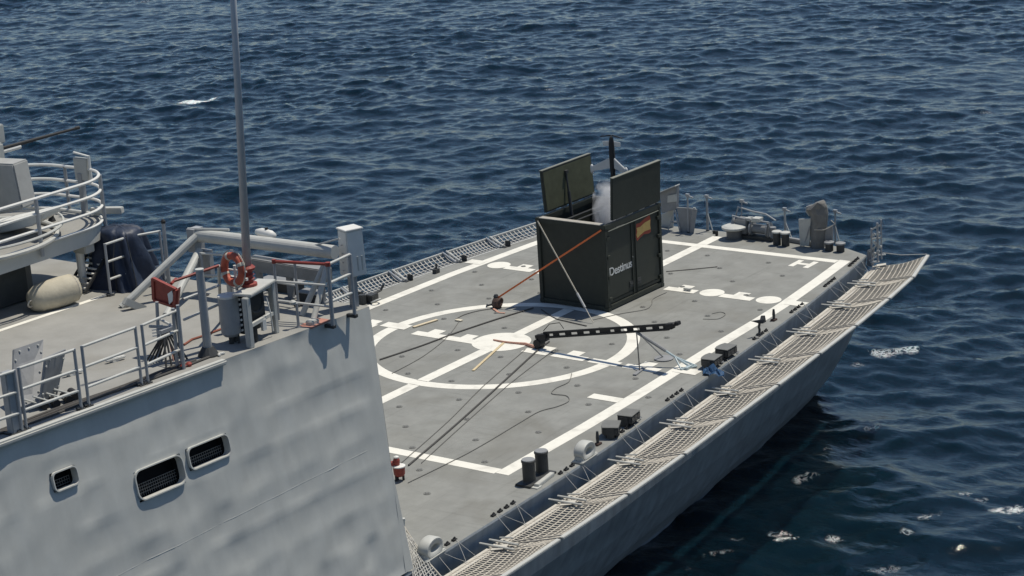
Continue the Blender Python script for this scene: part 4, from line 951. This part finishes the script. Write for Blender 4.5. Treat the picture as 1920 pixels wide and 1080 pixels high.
# thick post
p = rr_(391, 667); t = thing('thick_post', 'thick grey post with a flared dark foot left of the grey tank', 'post', p); q = onX(374, 507, p.x)
MB().cyl(p, q, .085, .075, n=14).build('shaft', POSTG, t); MB().lathe([(.2, 0), (.2, .03), (.11, .18)], p, 14).build('foot', DARK, t); MB().lathe([(.085, 0), (.085, .03)], q, 12).build('cap', LIGHTG, t)
# orange hose line along the roof
P_ = [rr_(u, v, .03) for u, v in [(345, 646), (360, 636), (385, 628), (400, 622), (416, 616)]]
tag(MB().tube(P_, .02, 6).build('hose', mat('dull_red_hose', (.26, .085, .055), .7, .15, 8)), 'dull red hose lying on the hangar roof behind the thick post', 'hose')
# ---- whip antenna on its cabinet
pz = rr_(462, 640); XB = pz.x
t = thing('instrument_stand', 'grey legged stand with a flat top carrying the antenna, tank beside it', 'stand', pz)
zt = onX(465, 548, XB).z
c_ = Vector((XB + .22, pz.y + .3, 0))
def leg(u, v, w_=.1):
    f_ = rr_(u, v); MB().box(Vector((f_.x, f_.y, (f_.z + zt) / 2)), (w_, .13, zt - f_.z - .004)).build('leg', LIGHTG, t, bevel=.012); return f_
l1 = leg(470, 652, .12); l2 = leg(517, 624, .10); l3 = leg(440, 622, .08)
MB().bar(Vector((l1.x, l1.y + .1, zt + .03)), Vector((l2.x, l2.y + .1, zt + .03)), .40, .05).build('top_plate', LIGHTG, t, bevel=.01)
MB().bar(Vector((l1.x, l1.y, l1.z + .42)), Vector((l2.x, l2.y, l2.z + .42)), .07, .07).bar(Vector((l1.x, l1.y, l1.z + .98)), Vector((l2.x, l2.y, l2.z + .98)), .05, .05).build('cross_bar', RAILG, t)
MB().box((l1 + l2) / 2 + Vector((.1, .35, .55)), (.5, .3, .75)).torus((l1 + l2) / 2 + Vector((0, .1, .75)), (0, 1, 0), .2, .03, 16, 6).cyl((l1 + l2) / 2 + Vector((-.15, .05, .02)), (l1 + l2) / 2 + Vector((-.15, .05, .4)), .05, n=8).build('inner_gear', DARK, t, bevel=.01)
MB().tube([(l1 + l2) / 2 + Vector((.2, 0, .8)), (l1 + l2) / 2 + Vector((.22, -.05, .5)), (l1 + l2) / 2 + Vector((.3, 0, .1))], .014, 5).box((l1 + l2) / 2 + Vector((.05, .0, .3)), (.1, .06, .22)).build('pipe', WPAINT, t)
# tank hanging on the left of the stand
pt0 = onX(434, 626, XB - .22); pt1 = onX(429, 557, XB - .22)
t = thing('grey_tank', 'upright grey cylinder tank with a pale lid next to the antenna stand', 'tank', Vector((pt0.x, pt0.y, rr_(436, 640).z)))
cz = Vector((pt0.x, pt0.y, 0)); hT = pt1.z - pt0.z
MB().lathe([(.14, pt0.z - .03), (.19, pt0.z + .03), (.195, pt1.z)], cz, 22).build('drum', POSTG, t, smooth=False); MB().lathe([(.2, pt1.z + .001), (.2, pt1.z + .04), (.05, pt1.z + .07)], cz, 22).build('lid', WPAINT, t)
MB().box(cz + Vector((.2, -.12, (pt0.z + pt1.z) / 2 - .02)), (.1, .16, hT * 1.02)).build('back_rail', DARK, t)
b = MB()
for k in range(7): b.box(cz + Vector((.13, -.17, pt0.z + .06 + k * hT / 7.2)), (.05, .03, .04))
b.build('clip', WPAINT, t)
zr0 = zr(cz.x)
for dx_, dy_, r_ in ((-.04, -.02, .05), (.12, .05, .06), (.05, -.13, .025)): MB().cyl(cz + Vector((dx_, dy_, zr0)), cz + Vector((dx_, dy_, pt0.z)), r_, n=8).build('leg', DARK, t)
# antenna
pa0 = Vector((XB + .24, 0, 0)); pa0 = onX(467, 541, XB + .22); t = thing('whip_antenna', 'tall tapering grey whip antenna rising out of the picture from a red base', 'antenna', pa0)
dirA = (onX(437, 0, XB + .22) - onX(463, 500, XB + .22)).normalized(); s0 = onX(464, 512, XB + .22)
MB().cyl(s0 - dirA * .05, s0 + dirA * 9.0, .085, .04, n=14).build('mast', mat('antenna_grey', (.42, .44, .47), .5, .05, 5), t, smooth=True)
MB().lathe([(.17, 0), (.17, .05), (.10, .07), (.10, .12), (.13, .14), (.1, .16), (.1, .2), (.13, .22), (.1, .24), (.1, .29), (.15, .32), (.16, .36), (.12, .40)], Vector((pa0.x, pa0.y, zt + .058)), 18).build('insulator', RED, t)
# lifebuoy
bc = onX(437, 505, XB - .05); t = thing('lifebuoy', 'orange lifebuoy ring with white bands hanging on the roof rail', 'lifebuoy', bc)
ax_ = Vector((-.985, .15, .08)).normalized(); MB().torus(bc, ax_, .265, .075, 40, 12).build('ring', BUOY, t, smooth=True)
for a in (20, 110, 200, 290):
    MB().torus(bc, ax_, .265, .079, 6, 12, math.radians(a), math.radians(a + 13)).build('band', STRAP, t, smooth=True)
MB().torus(bc, ax_, .37, .012, 32, 5).build('grab_line', ROPE, t)
MB().cyl(bc + Vector((.1, .05, -.45)), bc + Vector((.1, .05, .05)), .03, n=8).bar(bc + Vector((.1, .3, -.2)), bc + Vector((.1, -.25, -.2)), .05, .05).bar(bc + Vector((.1, .25, -.05)), bc + Vector((.1, -.25, -.05)), .03, .03).build('rack', WPAINT, t)
# right-hand railings: posts bracketed outside the wall
def rp(u, v): return rr_(u, v)
q1, q2, q3 = onX(513.5, 490, -15.3), onX(614.5, 495.5, -14.35), onX(655.5, 477, -13.4)
f1 = rr_(522.5, 600)
t = thing('guard_rail', 'corner guard rail with a red top bar under the white lamp box', 'railing', f1, 'guard rails along the hangar roof edge')
q1 = onX(513.5, 490, f1.x); g2 = Vector((-14.35, 0, 0)); q2 = onX(614.5, 495.5, -14.6); q3 = onX(655.6, 477, -13.75)
def wall_at(u, v, o): return at_plane(u, v, WP0 + WN_ * o, WN_)
b2 = wall_at(624.5, 615, .17); b3 = wall_at(665.6, 595, .17); q2 = onX(614.5, 495.5, b2.x + .02); q3 = onX(655.6, 477, b3.x + .02)
MB().cyl(f1, q1, .03, n=8).build('post', POSTG, t); MB().cyl(b2, q2, .045, n=8).build('post', POSTG, t); MB().cyl(b3, q3, .04, n=8).build('post', POSTG, t)
MB().cyl(q1, q2, .032, n=8).lathe([(.055, -.04), (.055, .04)], q2, 10).lathe([(.045, -.04), (.045, .04)], q1, 10).build('top_rail', RED, t)
b = MB()
for k in (1, 2): b.cyl(lerp(q1, f1, k / 3), lerp(q2, b2, k / 3), .025, n=8)
for k in (0, 1, 2): b.cyl(lerp(q2, b2, k * .29 + .005), lerp(q3, b3, k * .3), .03, n=8)
b.build('rail', RAILG, t)
for bb in (b2, b3): MB().box(bb + Vector((.0, .07, .03)), (.1, .24, .07)).build('edge_bracket', DARK, t, bevel=.01)
p = rr_(560, 614); t = thing('stub_post', 'short thin grey post near the roof edge with a pale cap', 'post', p); MB().cyl(p, p + Z_ * .5, .03, n=8).lathe([(.06, 0), (.06, .02)], p, 8).build('post', POSTG, t); MB().lathe([(.06, .5), (.07, .55), (.03, .58)], p + Vector((-.08, .02, 0)), 10).build('cap', LIGHTG, t)
# horizon beam across the hangar with its struts
XBm = -13.7
e1, e2 = onX(628, 473, XBm), onX(366, 440, XBm)
t = thing('light_bar_beam', 'long pale horizontal beam carried on slanting struts across the hangar roof', 'beam', (XBm, e1.y, zr(XBm)))
b = MB(); dB = (e2 - e1); yb = dB.normalized()
b.cyl(e1, e2, .14, n=20); b.build('beam', LIGHTG, t)
MB().cyl(e2 + Vector((-.1, .1, .14)), e2 + Vector((.1, -.9, .17)), .03, n=6).cyl(e1 + Vector((-.05, .5, .1)), e1 + Vector((-.05, -.2, .32)), .02, n=6).build('cable_run', LIGHTG, t)
def strut(a, b_, r): MB().cyl(a, b_, r, n=12).build('strut', LIGHTG, t)
strut(onX(368, 443, XBm - .1), rr_(228, 577), .085); 
strut(onX(374, 470, XBm - .1), rr_(312, 592), .085)
strut(onX(607, 498, XBm), rr_(566, 592), .06); strut(onX(613, 498, XBm), rr_(587, 602), .06)
MB().box(rr_(252, 572, .08), (.5, .16, .16), (Vector((.8, -.25, -.55)).normalized(), Vector((.3, .95, 0)).normalized(), Vector((.55, -.2, .8)).normalized())).box(rr_(586, 604, .05), (.25, .16, .1)).build('strut_foot', LIGHTG, t, bevel=.015)
MB().box(rr_(590, 606, .01), (.6, .35, .02)).build('strut_pad', mat('faded_red_paint', (.36, .17, .13), .8, .2, 6), t)
MB().box(e2 + Vector((0, 0, -.1)), (.3, .2, .5)).cyl(e2 + Vector((0, .0, -1.1)), e2 - Z_ * .3, .06, n=8).box(e2 + Vector((.0, -.25, -.6)), (.12, .3, .6)).build('end_post', POSTG, t)
g1, g2 = onX(470, 492, -13.3), onX(615, 516, -13.3)
tag(MB().bar(g1, g2, .3, .28).build('lower_beam', MIDG, bevel=.02), 'grey lower crossbeam under the long pale beam on the hangar', 'beam')
for k in range(3):
    pp = lerp(g1, g2, .1 + .4 * k); t2 = thing('beam_leg', ['leg under the lower crossbeam by the antenna', 'leg under the middle of the lower crossbeam', 'leg under the lower crossbeam nearest the lamp box'][k], 'post', (pp.x, pp.y, zr(pp.x)), 'legs under the lower crossbeam')
    MB().box(Vector((pp.x, pp.y, (pp.z - .14 + zr(pp.x)) / 2)), (.1, .12, pp.z - .14 - zr(pp.x))).build('shaft', MIDG, t2); MB().box(Vector((pp.x, pp.y, zr(pp.x) + .02)), (.2, .22, .035)).build('foot', MIDG, t2)
# pale lamp fitting behind the beam
p = onX(497, 438, -13.45); t = thing('lamp_fitting', 'small white rounded lamp fitting on the long pale beam, right of the antenna', 'lamp', p - Z_ * .2)
MB().lathe([(.06, -.26), (.1, -.15), (.1, .1), (.05, .24)], p, 14, axis=Vector((0, 1, .1))).build('body', WPAINT, t, smooth=True); MB().box(p + Vector((0, 0, -.12)), (.12, .3, .09)).build('bracket', DARK, t); MB().box(p + Vector((0, -.05, .1)), (.05, .05, .07)).build('switch', BLACK, t)
# white lamp box on a post at the corner
pb0 = onX(660, 515, -13.15); tz = onX(657, 427, -13.15).z; t = thing('lamp_box', 'tall white box with slots on a post at the hangar corner', 'box', Vector((-13.25, pb0.y, zr(-13.25))))
cB = Vector((-13.15, onX(659, 470, -13.15).y, 0)); z0b, z1b = onX(659, 514, -13.15).z, onX(659, 430, -13.15).z
axb = (Vector((.9, -.35, 0)).normalized(), Vector((.35, .9, 0)).normalized(), Z_)
bx = MB(); bx.box(cB + Z_ * ((z0b + z1b) / 2), (.42, .4, z1b - z0b), axb, taper=.9); bx.build('housing', WPAINT, t, bevel=.02)
MB().box(cB + Z_ * (z1b + .02), (.42, .4, .035), axb).build('top_cap', WPAINT, t, bevel=.01)
b = MB()
for k in range(2): b.box(cB + axb[0] * (.02 + .1 * k) - axb[1] * .197 + Z_ * (z0b + .26), (.03, .01, .3), axb)
for k in range(4): b.lathe([(.015, 0), (.015, .02)], cB - axb[0] * .205 + Z_ * (z0b + .12 + .18 * k), 8, axis=-axb[0])
b.build('slot', LIGHTG, t)
MB().box(Vector((cB.x - .05, cB.y, (z0b + zr(-13.2)) / 2)), (.14, .14, z0b - zr(-13.2)), axb).build('post', POSTG, t)
# far clutter row along the after roof edge
for k, (u, v, wd, dp, hh, lab) in enumerate([(530, 545, 1.0, .3, .22, 'long low grey locker near the after roof edge right of the stand'), (585, 565, .5, .3, .2, 'low dark box at the after roof edge under the lamp box')]):
    p = rr_(u, v); tb_ = thing('roof_locker', lab, 'locker', p); MB().box(p + Z_ * (hh / 2), (dp, wd, hh)).build('body', DARK, tb_, bevel=.015); MB().box(p + Z_ * (hh + .012), (dp + .04, wd + .04, .02)).build('lid', MIDG, tb_)
# rails at the middle of the after edge
railing('far guard rail behind the slanting strut, with a tall pin', [rr_(208, 555), rr_(262, 545) + Vector((.1, .3, 0)), rr_(322, 530) + Vector((0, .2, 0))], h=1.15, rails=3)
p = rr_(318, 545); t = thing('pin_post', 'tall thin post with a black tip behind the slanting strut', 'post', p); q = onX(306, 417, p.x); MB().cyl(p, q, .05, .04, n=8).build('shaft', POSTG, t); MB().lathe([(.045, -.02), (.05, .03), (.02, .07)], q, 10).build('tip', BLACK, t)
railing('far guard rail running behind the lifebuoy to the beam end', [rr_(385, 555), rr_(470, 560), rr_(560, 575)], h=.95, rails=2)
# navy tarpaulin over gear
ta = rr_(215, 560) + Vector((.3, 1.2, 0)); t = thing('covered_gear', 'bulky gear under a dark navy tarpaulin beneath the round platform', 'covered gear', ta)
Xt = -14.0; rows_ = []
prof_t = [[(200, 432), (232, 427), (264, 436)], [(190, 452), (235, 450), (268, 462)], [(180, 490), (232, 486), (276, 500)], [(170, 530), (230, 528), (290, 525)], [(168, 552), (225, 552), (285, 548)]]
tm_ = MB(); rgt = random.Random(9)
cen = onX(230, 490, Xt)
lev = [(.9 * a_, b_ * .97) for a_, b_ in [(.05, 1.34), (.25, 1.33), (.40, 1.30), (.47, 1.24), (.50, 1.1), (.53, .9), (.57, .7), (.62, .5), (.68, .3), (.72, .15), (.78, .02)]]
for r_, h_ in lev:
    rows_.append([Vector((cen.x + r_ * .9 * math.copysign(abs(math.cos(q)) ** .6, math.cos(q)), cen.y + r_ * 1.15 * math.copysign(abs(math.sin(q)) ** .6, math.sin(q)), zr(Xt) + h_)) + Vector(((.09 * math.sin(9 * q + 3 * h_) + rgt.uniform(-.03, .03)) * min(1, (1.34 - h_) * 1.6) * math.cos(q), (.09 * math.sin(9 * q + 3 * h_) + rgt.uniform(-.03, .03)) * min(1, (1.34 - h_) * 1.6) * math.sin(q), rgt.uniform(-.025, .02) if h_ > .1 else 0)) for q in np.linspace(0, 2 * math.pi, 56)[:-1]])
for r in rows_: r.append(r[0])
tm_.grid(rows_); tm_.add(rows_[0][:-1], [tuple(range(55))]); tm_.build('tarpaulin', NAVY, t, smooth=True)
for a in (3.5, 4.3):
    k = int(a / (2 * math.pi) * 55); MB().tube([rows_[i][k] + (rows_[i][k] - Vector((cen.x, cen.y, rows_[i][k].z))).normalized() * .02 for i in range(3, 11)], .010, 5).build('lashing', DARK, t)
# ladder frame and pale grating between tarp and platform
gp = rr_(165, 545); t = thing('roof_grating', 'pale striped grating and pipes in shade under the platform edge', 'grating', gp)
b = MB()
for k in range(7): b.bar(gp + Vector((.1 * k - .2, -.15, .12 + .08 * k)), gp + Vector((.1 * k - .2, .35, .12 + .08 * k)), .05, .03)
b.build('slat', WPAINT, t)
for dy_ in (-.18, .38): MB().bar(gp + Vector((-.25, dy_, .05)), gp + Vector((.45, dy_, .65)), .05, .05).build('stringer', DARK, t)
# ---- rounded gun platform
ZP = 6.95; YN, XR, RR = -.40, -13.80, 1.1
t = thing('gun_platform', 'raised round-cornered gun platform with white three-bar railing at upper left', 'platform', (-16.5, -.5, zr(-16.5)))
def outline(off=0.0, n=16):
    pts = [Vector((-26, YN - off, 0)), Vector((-20, YN - off, 0)), Vector((XR - RR, YN - off, 0))]
    c = Vector((XR - RR, YN + RR, 0))
    for i in range(1, n + 1):
        a = -math.pi / 2 + math.pi / 2 * i / n; pts.append(c + Vector((math.cos(a), math.sin(a), 0)) * (RR + off))
    pts += [Vector((XR + off, 1.6, 0))]
    c2 = Vector((XR - RR, 1.6, 0))
    for i in range(1, n + 1):
        a = math.pi / 2 * i / n; pts.append(c2 + Vector((math.cos(a), math.sin(a), 0)) * (RR + off))
    pts += [Vector((-26, 1.6 + RR + off, 0))]; return pts
ol = outline(); MB().prism([p + Z_ * (ZP - .34) for p in ol], (0, 0, .34)).build('deck_slab', WALLG, t)
MB().add([p + Z_ * (ZP + .004) for p in outline(-.03)], [tuple(range(len(ol)))]).build('deck_surface', ROOFM, t)
for k, hh in enumerate((.02, .34, .68, 1.0)):
    MB().tube([p + Z_ * (ZP + hh) for p in outline(.06 if k else .03)], .034 if k else .03, 7).build('rail', WPAINT, t)
for u, v in ((68, 380), (192, 350)):
    pp = min([p for p in outline(.08)[2:12]] + [Vector((x, YN - .08, 0)) for x in np.arange(-19, XR - RR, .1)], key=lambda p: abs((lambda c: 960 + FPX * c.x / -c.z)(RM.transposed() @ (p + Z_ * (ZP + .5) - CAM_LOC)) - (u + 5)))
    MB().cyl(pp + Z_ * (ZP - .22), pp + Z_ * (ZP + 1.0), .045, n=8).build('post', POSTG, t)
for p in (Vector((XR + .06, 1.3, 0)), Vector((-15.6, 1.6 + RR + .06, 0)), Vector((-18.3, YN - .08, 0))): MB().cyl(p + Z_ * (ZP - .1), p + Z_ * (ZP + 1.0), .04, n=8).build('post', POSTG, t)
for p in (Vector((-14.75, .02, 0)), Vector((-14.8, 2.3, 0))): MB().cyl(p + Z_ * zr(p.x), p + Z_ * (ZP - .34), .09, n=12).build('pillar', WPAINT, t)
MB().prism([p + Z_ * zr(-17.5) for p in [Vector((-26, .35, 0)), Vector((-16.0, .35, 0)), Vector((-15.3, 1.0, 0)), Vector((-15.3, 2.2, 0)), Vector((-26, 2.3, 0))]], (0, 0, ZP - .345 - zr(-17.5))).build('pedestal', mat('shaded_pedestal', (.055, .06, .058), .7, .2, 3), t)  # pedestal colour darkened to carry the shade beneath the slab
MB().box(Vector((-14.75, -.12, ZP - .44)), (.28, .4, .2)).build('bracket', WALLG, t, bevel=.02)
# toe ring and inner track
gc = Vector((-16.8, 1.25, ZP))
MB().torus(gc + Z_ * .06, Z_, 1.95, .05, 48, 8).torus(gc + Z_ * .30, Z_, 2.1, .03, 48, 6).build('track_ring', LIGHTG, t)
# screen and box on the far edge
pf = onX(155, 325, XR + .05); t3 = thing('control_box', 'grey control box on a post beside the gun platform railing', 'box', (pf.x, pf.y, ZP))
MB().box(pf + Z_ * .1, (.1, .42, .5)).build('panel', LIGHTG, t3, bevel=.015); MB().box(Vector((pf.x - .02, pf.y + .05, (ZP + pf.z) / 2)), (.1, .12, pf.z - ZP)).build('post', POSTG, t3); MB().tube([pf + Vector((0, -.25, -.2)), pf + Vector((0, -.25, .4)), pf + Vector((0, .2, .45))], .03, 6).build('guard', WPAINT, t3)
p1, p2 = onX(205, 392, XR + .15), onX(230, 394, XR + .15)
tag(MB().bar(Vector((XR - .1, p1.y + .3, p1.z)), p2, .16, .14).build('boom_stub', LIGHTG, bevel=.015), 'short grey boom stub sticking out from the round platform', 'boom')
# ---- gun
t = thing('deck_gun', 'pale shielded deck gun with a long dark barrel on the round platform', 'gun', gc)
MB().lathe([(.75, .02), (.75, .12), (.55, .16), (.5, .45)], gc, 28).build('turntable', LIGHTG, t)
MB().prism([onX(-60, 304, -16.2), onX(24, 308, -16.2), onX(42, 392, -16.2), onX(-60, 415, -16.2)], (.5, .1, 0)).build('shield', mat('shield_grey', (.36, .36, .345), .6, .1, 4), t, bevel=.03)
MB().prism([onX(-60, 432, -15.9), onX(62, 404, -15.9), onX(80, 400, -15.9), onX(78, 412, -15.9), onX(60, 424, -15.9), onX(-60, 452, -15.9)], (.7, .2, 0)).build('mount', WPAINT, t, bevel=.02)
for dy_ in (-.35, .55): MB().box(gc + Vector((-.05, dy_, 1.35)), (.7, .16, 1.3), taper=.8).build('cheek', LIGHTG, t, bevel=.03)
br0 = onX(0, 280, -15.75); br1 = onX(150, 238, -14.15)
br0, br1 = atY(20, 274, 1.2), atY(148, 239, 1.2); db = (br1 - br0).normalized()
MB().tube([br0 - db * 1.2, br0 + db * .1, br1 - db * .12, br1 - db * .1, br1], [.05, .042, .026, .04, .04], 10).build('barrel', BLACK, t); MB().cyl(br0 - db * 1.2 - Z_ * .06, br0 + db * .25 - Z_ * .06, .05, n=10).build('recoil_tube', WPAINT, t)
MB().box(br0 - db * .9 + Vector((0, .1, -.1)), (1.2, .5, .5)).build('breech', LIGHTG, t, bevel=.03); MB().box(br0 - db * .15 + Vector((-.05, .25, .28)), (.35, .3, .4)).build('sight', LIGHTG, t, bevel=.02)
sb = onX(96, 404, -14.6); tag(MB().lathe([(.07, 0), (.09, .08), (.05, .18), (.07, .22)], sb - Z_ * .2, 12).cyl(sb - Z_ * .4, sb - Z_ * .2, .03, n=6).build('sight_lamp', BLACK), 'small black lamp on the platform railing in front of the gun', 'lamp')
# ---- cream fender
fp = rr_(113, 577) + Vector((0, .1, 0)); cf = fp + Z_ * .30; t = thing('fender', 'fat cream canvas fender lying on the roof under the platform', 'fender', fp)
dF = (onX(142, 548, fp.x + .3) - onX(80, 562, fp.x - .2)); dF.z = 0; dF = Vector((.75, -.18, .05)).normalized()
MB().lathe([(.05, -.62), (.2, -.57), (.29, -.42), (.315, -.15), (.315, .15), (.30, .4), (.24, .50), (.05, .53)], cf, 24, axis=dF).build('body', CREAM, t, smooth=True)
MB().torus(cf + dF * -.6 + Vector((-.05, -.08, -.02)), (0, 1, .2), .07, .018, 14, 6).build('handle', ROPE, t); MB().torus(cf + dF * .42, dF, .285, .015, 28, 5).build('cord', ROPE, t)
# ---- leaning steel plates at lower left
def plate(c4, nm, lab):
    P = [rr_(u, v, h) for u, v, h in c4]; n = (P[1] - P[0]).cross(P[3] - P[0]).normalized()
    if n.dot(CAM_LOC - P[0]) < 0: n = -n
    t = thing(nm, lab, 'plate', P[3]); MB().prism(P, -n * .05).build('panel', MIDG, t, bevel=.008)
    b = MB()
    for i in range(4):
        for k in (.15, .5, .85): b.lathe([(.022, 0), (.016, .02)], lerp(lerp(P[i], P[(i + 1) % 4], k), sum(P, Vector()) / 4, .13), 8, axis=n)
    b.build('bolt', LIGHTG, t)
    for k in (.3, .75):
        q = lerp(P[3], P[2], k); fl = Vector((q.x + .35, q.y - .12, zr(q.x) + .075)); MB().cyl(q + n * .03 + Z_ * .15, fl, .02, n=6).build('stay', RAILG, t); MB().cyl(fl + Vector((-.02, -.13, 0)), fl + Vector((.1, .17, 0)), .07, n=12).build('roller', BLACK, t)
    return t
plate([(26, 655, 1.0), (82, 636, 1.0), (74, 757, .12), (24, 766, .12)], 'leaning_plate', 'bolted grey steel plate leaning behind the left railing, left of two')
plate([(86, 672, .9), (124, 655, .9), (108, 740, .12), (76, 757, .12)], 'leaning_plate', 'narrower bolted grey steel plate leaning right of the wide one')
p = rr_(40, 812); t = thing('thick_post', 'thick grey square post at the left frame edge inside the railing', 'post', p); MB().box(p + Vector((-.05, .1, .55)), (.2, .16, 1.1)).build('shaft', POSTG, t, bevel=.015); MB().box(p + Vector((-.05, .1, .02)), (.3, .28, .035)).build('foot', DARK, t)
# roof edge hoses, cleats, folded frame
for k, (off, lab) in enumerate([(.30, 'black hose along the roof edge, nearest the wall'), (.38, 'black hose along the roof edge, middle of three'), (.46, 'black hose along the roof edge, farthest from the wall')]):
    pts = [Vector((x, YW + off + .03 * math.sin(x * 2.1 + k), zr(x) + .03)) for x in np.arange(-24, -17.3 - .3 * k, .3)]
    tag(MB().tube(pts, .022, 6).build('edge_hose', CABLE), lab, 'hose', 'hoses along the roof edge')
for (u, v, lab) in [(215, 678, 'white cleat lying on the roof behind the middle guard rail'), (135, 704, 'white cleat on the roof beside the leaning plates')]:
    p = rr_(u, v); t = thing('roof_cleat', lab, 'cleat', p, 'white cleats on the hangar roof'); MB().bar(p + Vector((-.2, .02, .07)), p + Vector((.22, -.06, .05)), .07, .05).build('horn', WPAINT, t, bevel=.015); MB().box(p + Z_ * .02, (.16, .1, .04)).build('foot', WPAINT, t)
p = rr_(310, 678); t = thing('folded_trestle', 'dark folded trestle with slatted legs standing under the red panel', 'trestle', p)
b = MB()
for k in range(5):
    b.cyl(p + Vector((-.28 + .12 * k, .25, .015)), p + Vector((-.05 + .03 * k, -.12, .62)), .02, n=6)
    b.cyl(p + Vector((-.3 + .14 * k, -.32, .015)), p + Vector((-.05 + .03 * k, -.1, .62)), .02, n=6)
b.build('leg', DARK, t); MB().box(p + Vector((0, -.1, .64)), (.34, .14, .07)).bar(p + Vector((-.3, .0, .78)), p + Vector((.1, -.1, .66)), .05, .05).build('head', POSTG, t); MB().prism([p + Vector((-.05, -.25, .05)), p + Vector((.14, -.2, .05)), p + Vector((.02, -.13, .45))], (.02, .0, 0)).build('tag_plate', mat('pale_red', (.45, .25, .20), .7, .1, 6), t)
b = MB(); q = rr_(292, 630, .35)
for k in range(4): b.bar(q + Vector((-.03, .05, .06 * k)), q + Vector((.02, -.2, .06 * k + .05)), .02, .025)
b.build('bracket', WPAINT, t)
p = rr_(344, 690); tag(MB().lathe([(.05, 0), (.06, .05), (.03, .08)], p, 10).lathe([(.05, 0), (.06, .05), (.03, .08)], p + Vector((.13, -.02, 0)), 10).bar(p + Z_ * .015, p + Vector((-.5, .02, .015)), .05, .02).build('red_valve', RED), 'small red valve fitting at the foot of the red panel legs', 'valve')
p = rr_(410, 667); tag(MB().bar(p + Vector((-.12, .05, .03)), p + Vector((.12, -.05, .03)), .05, .04).bar(p + Vector((-.05, -.08, .03)), p + Vector((.05, .1, .03)), .05, .04).build('small_cleat', WPAINT, bevel=.01), 'small white cross-shaped cleat between thick post and tank', 'cleat')

if 'tmp_smoke' in bpy.data.materials: bpy.data.materials.remove(bpy.data.materials['tmp_smoke'])
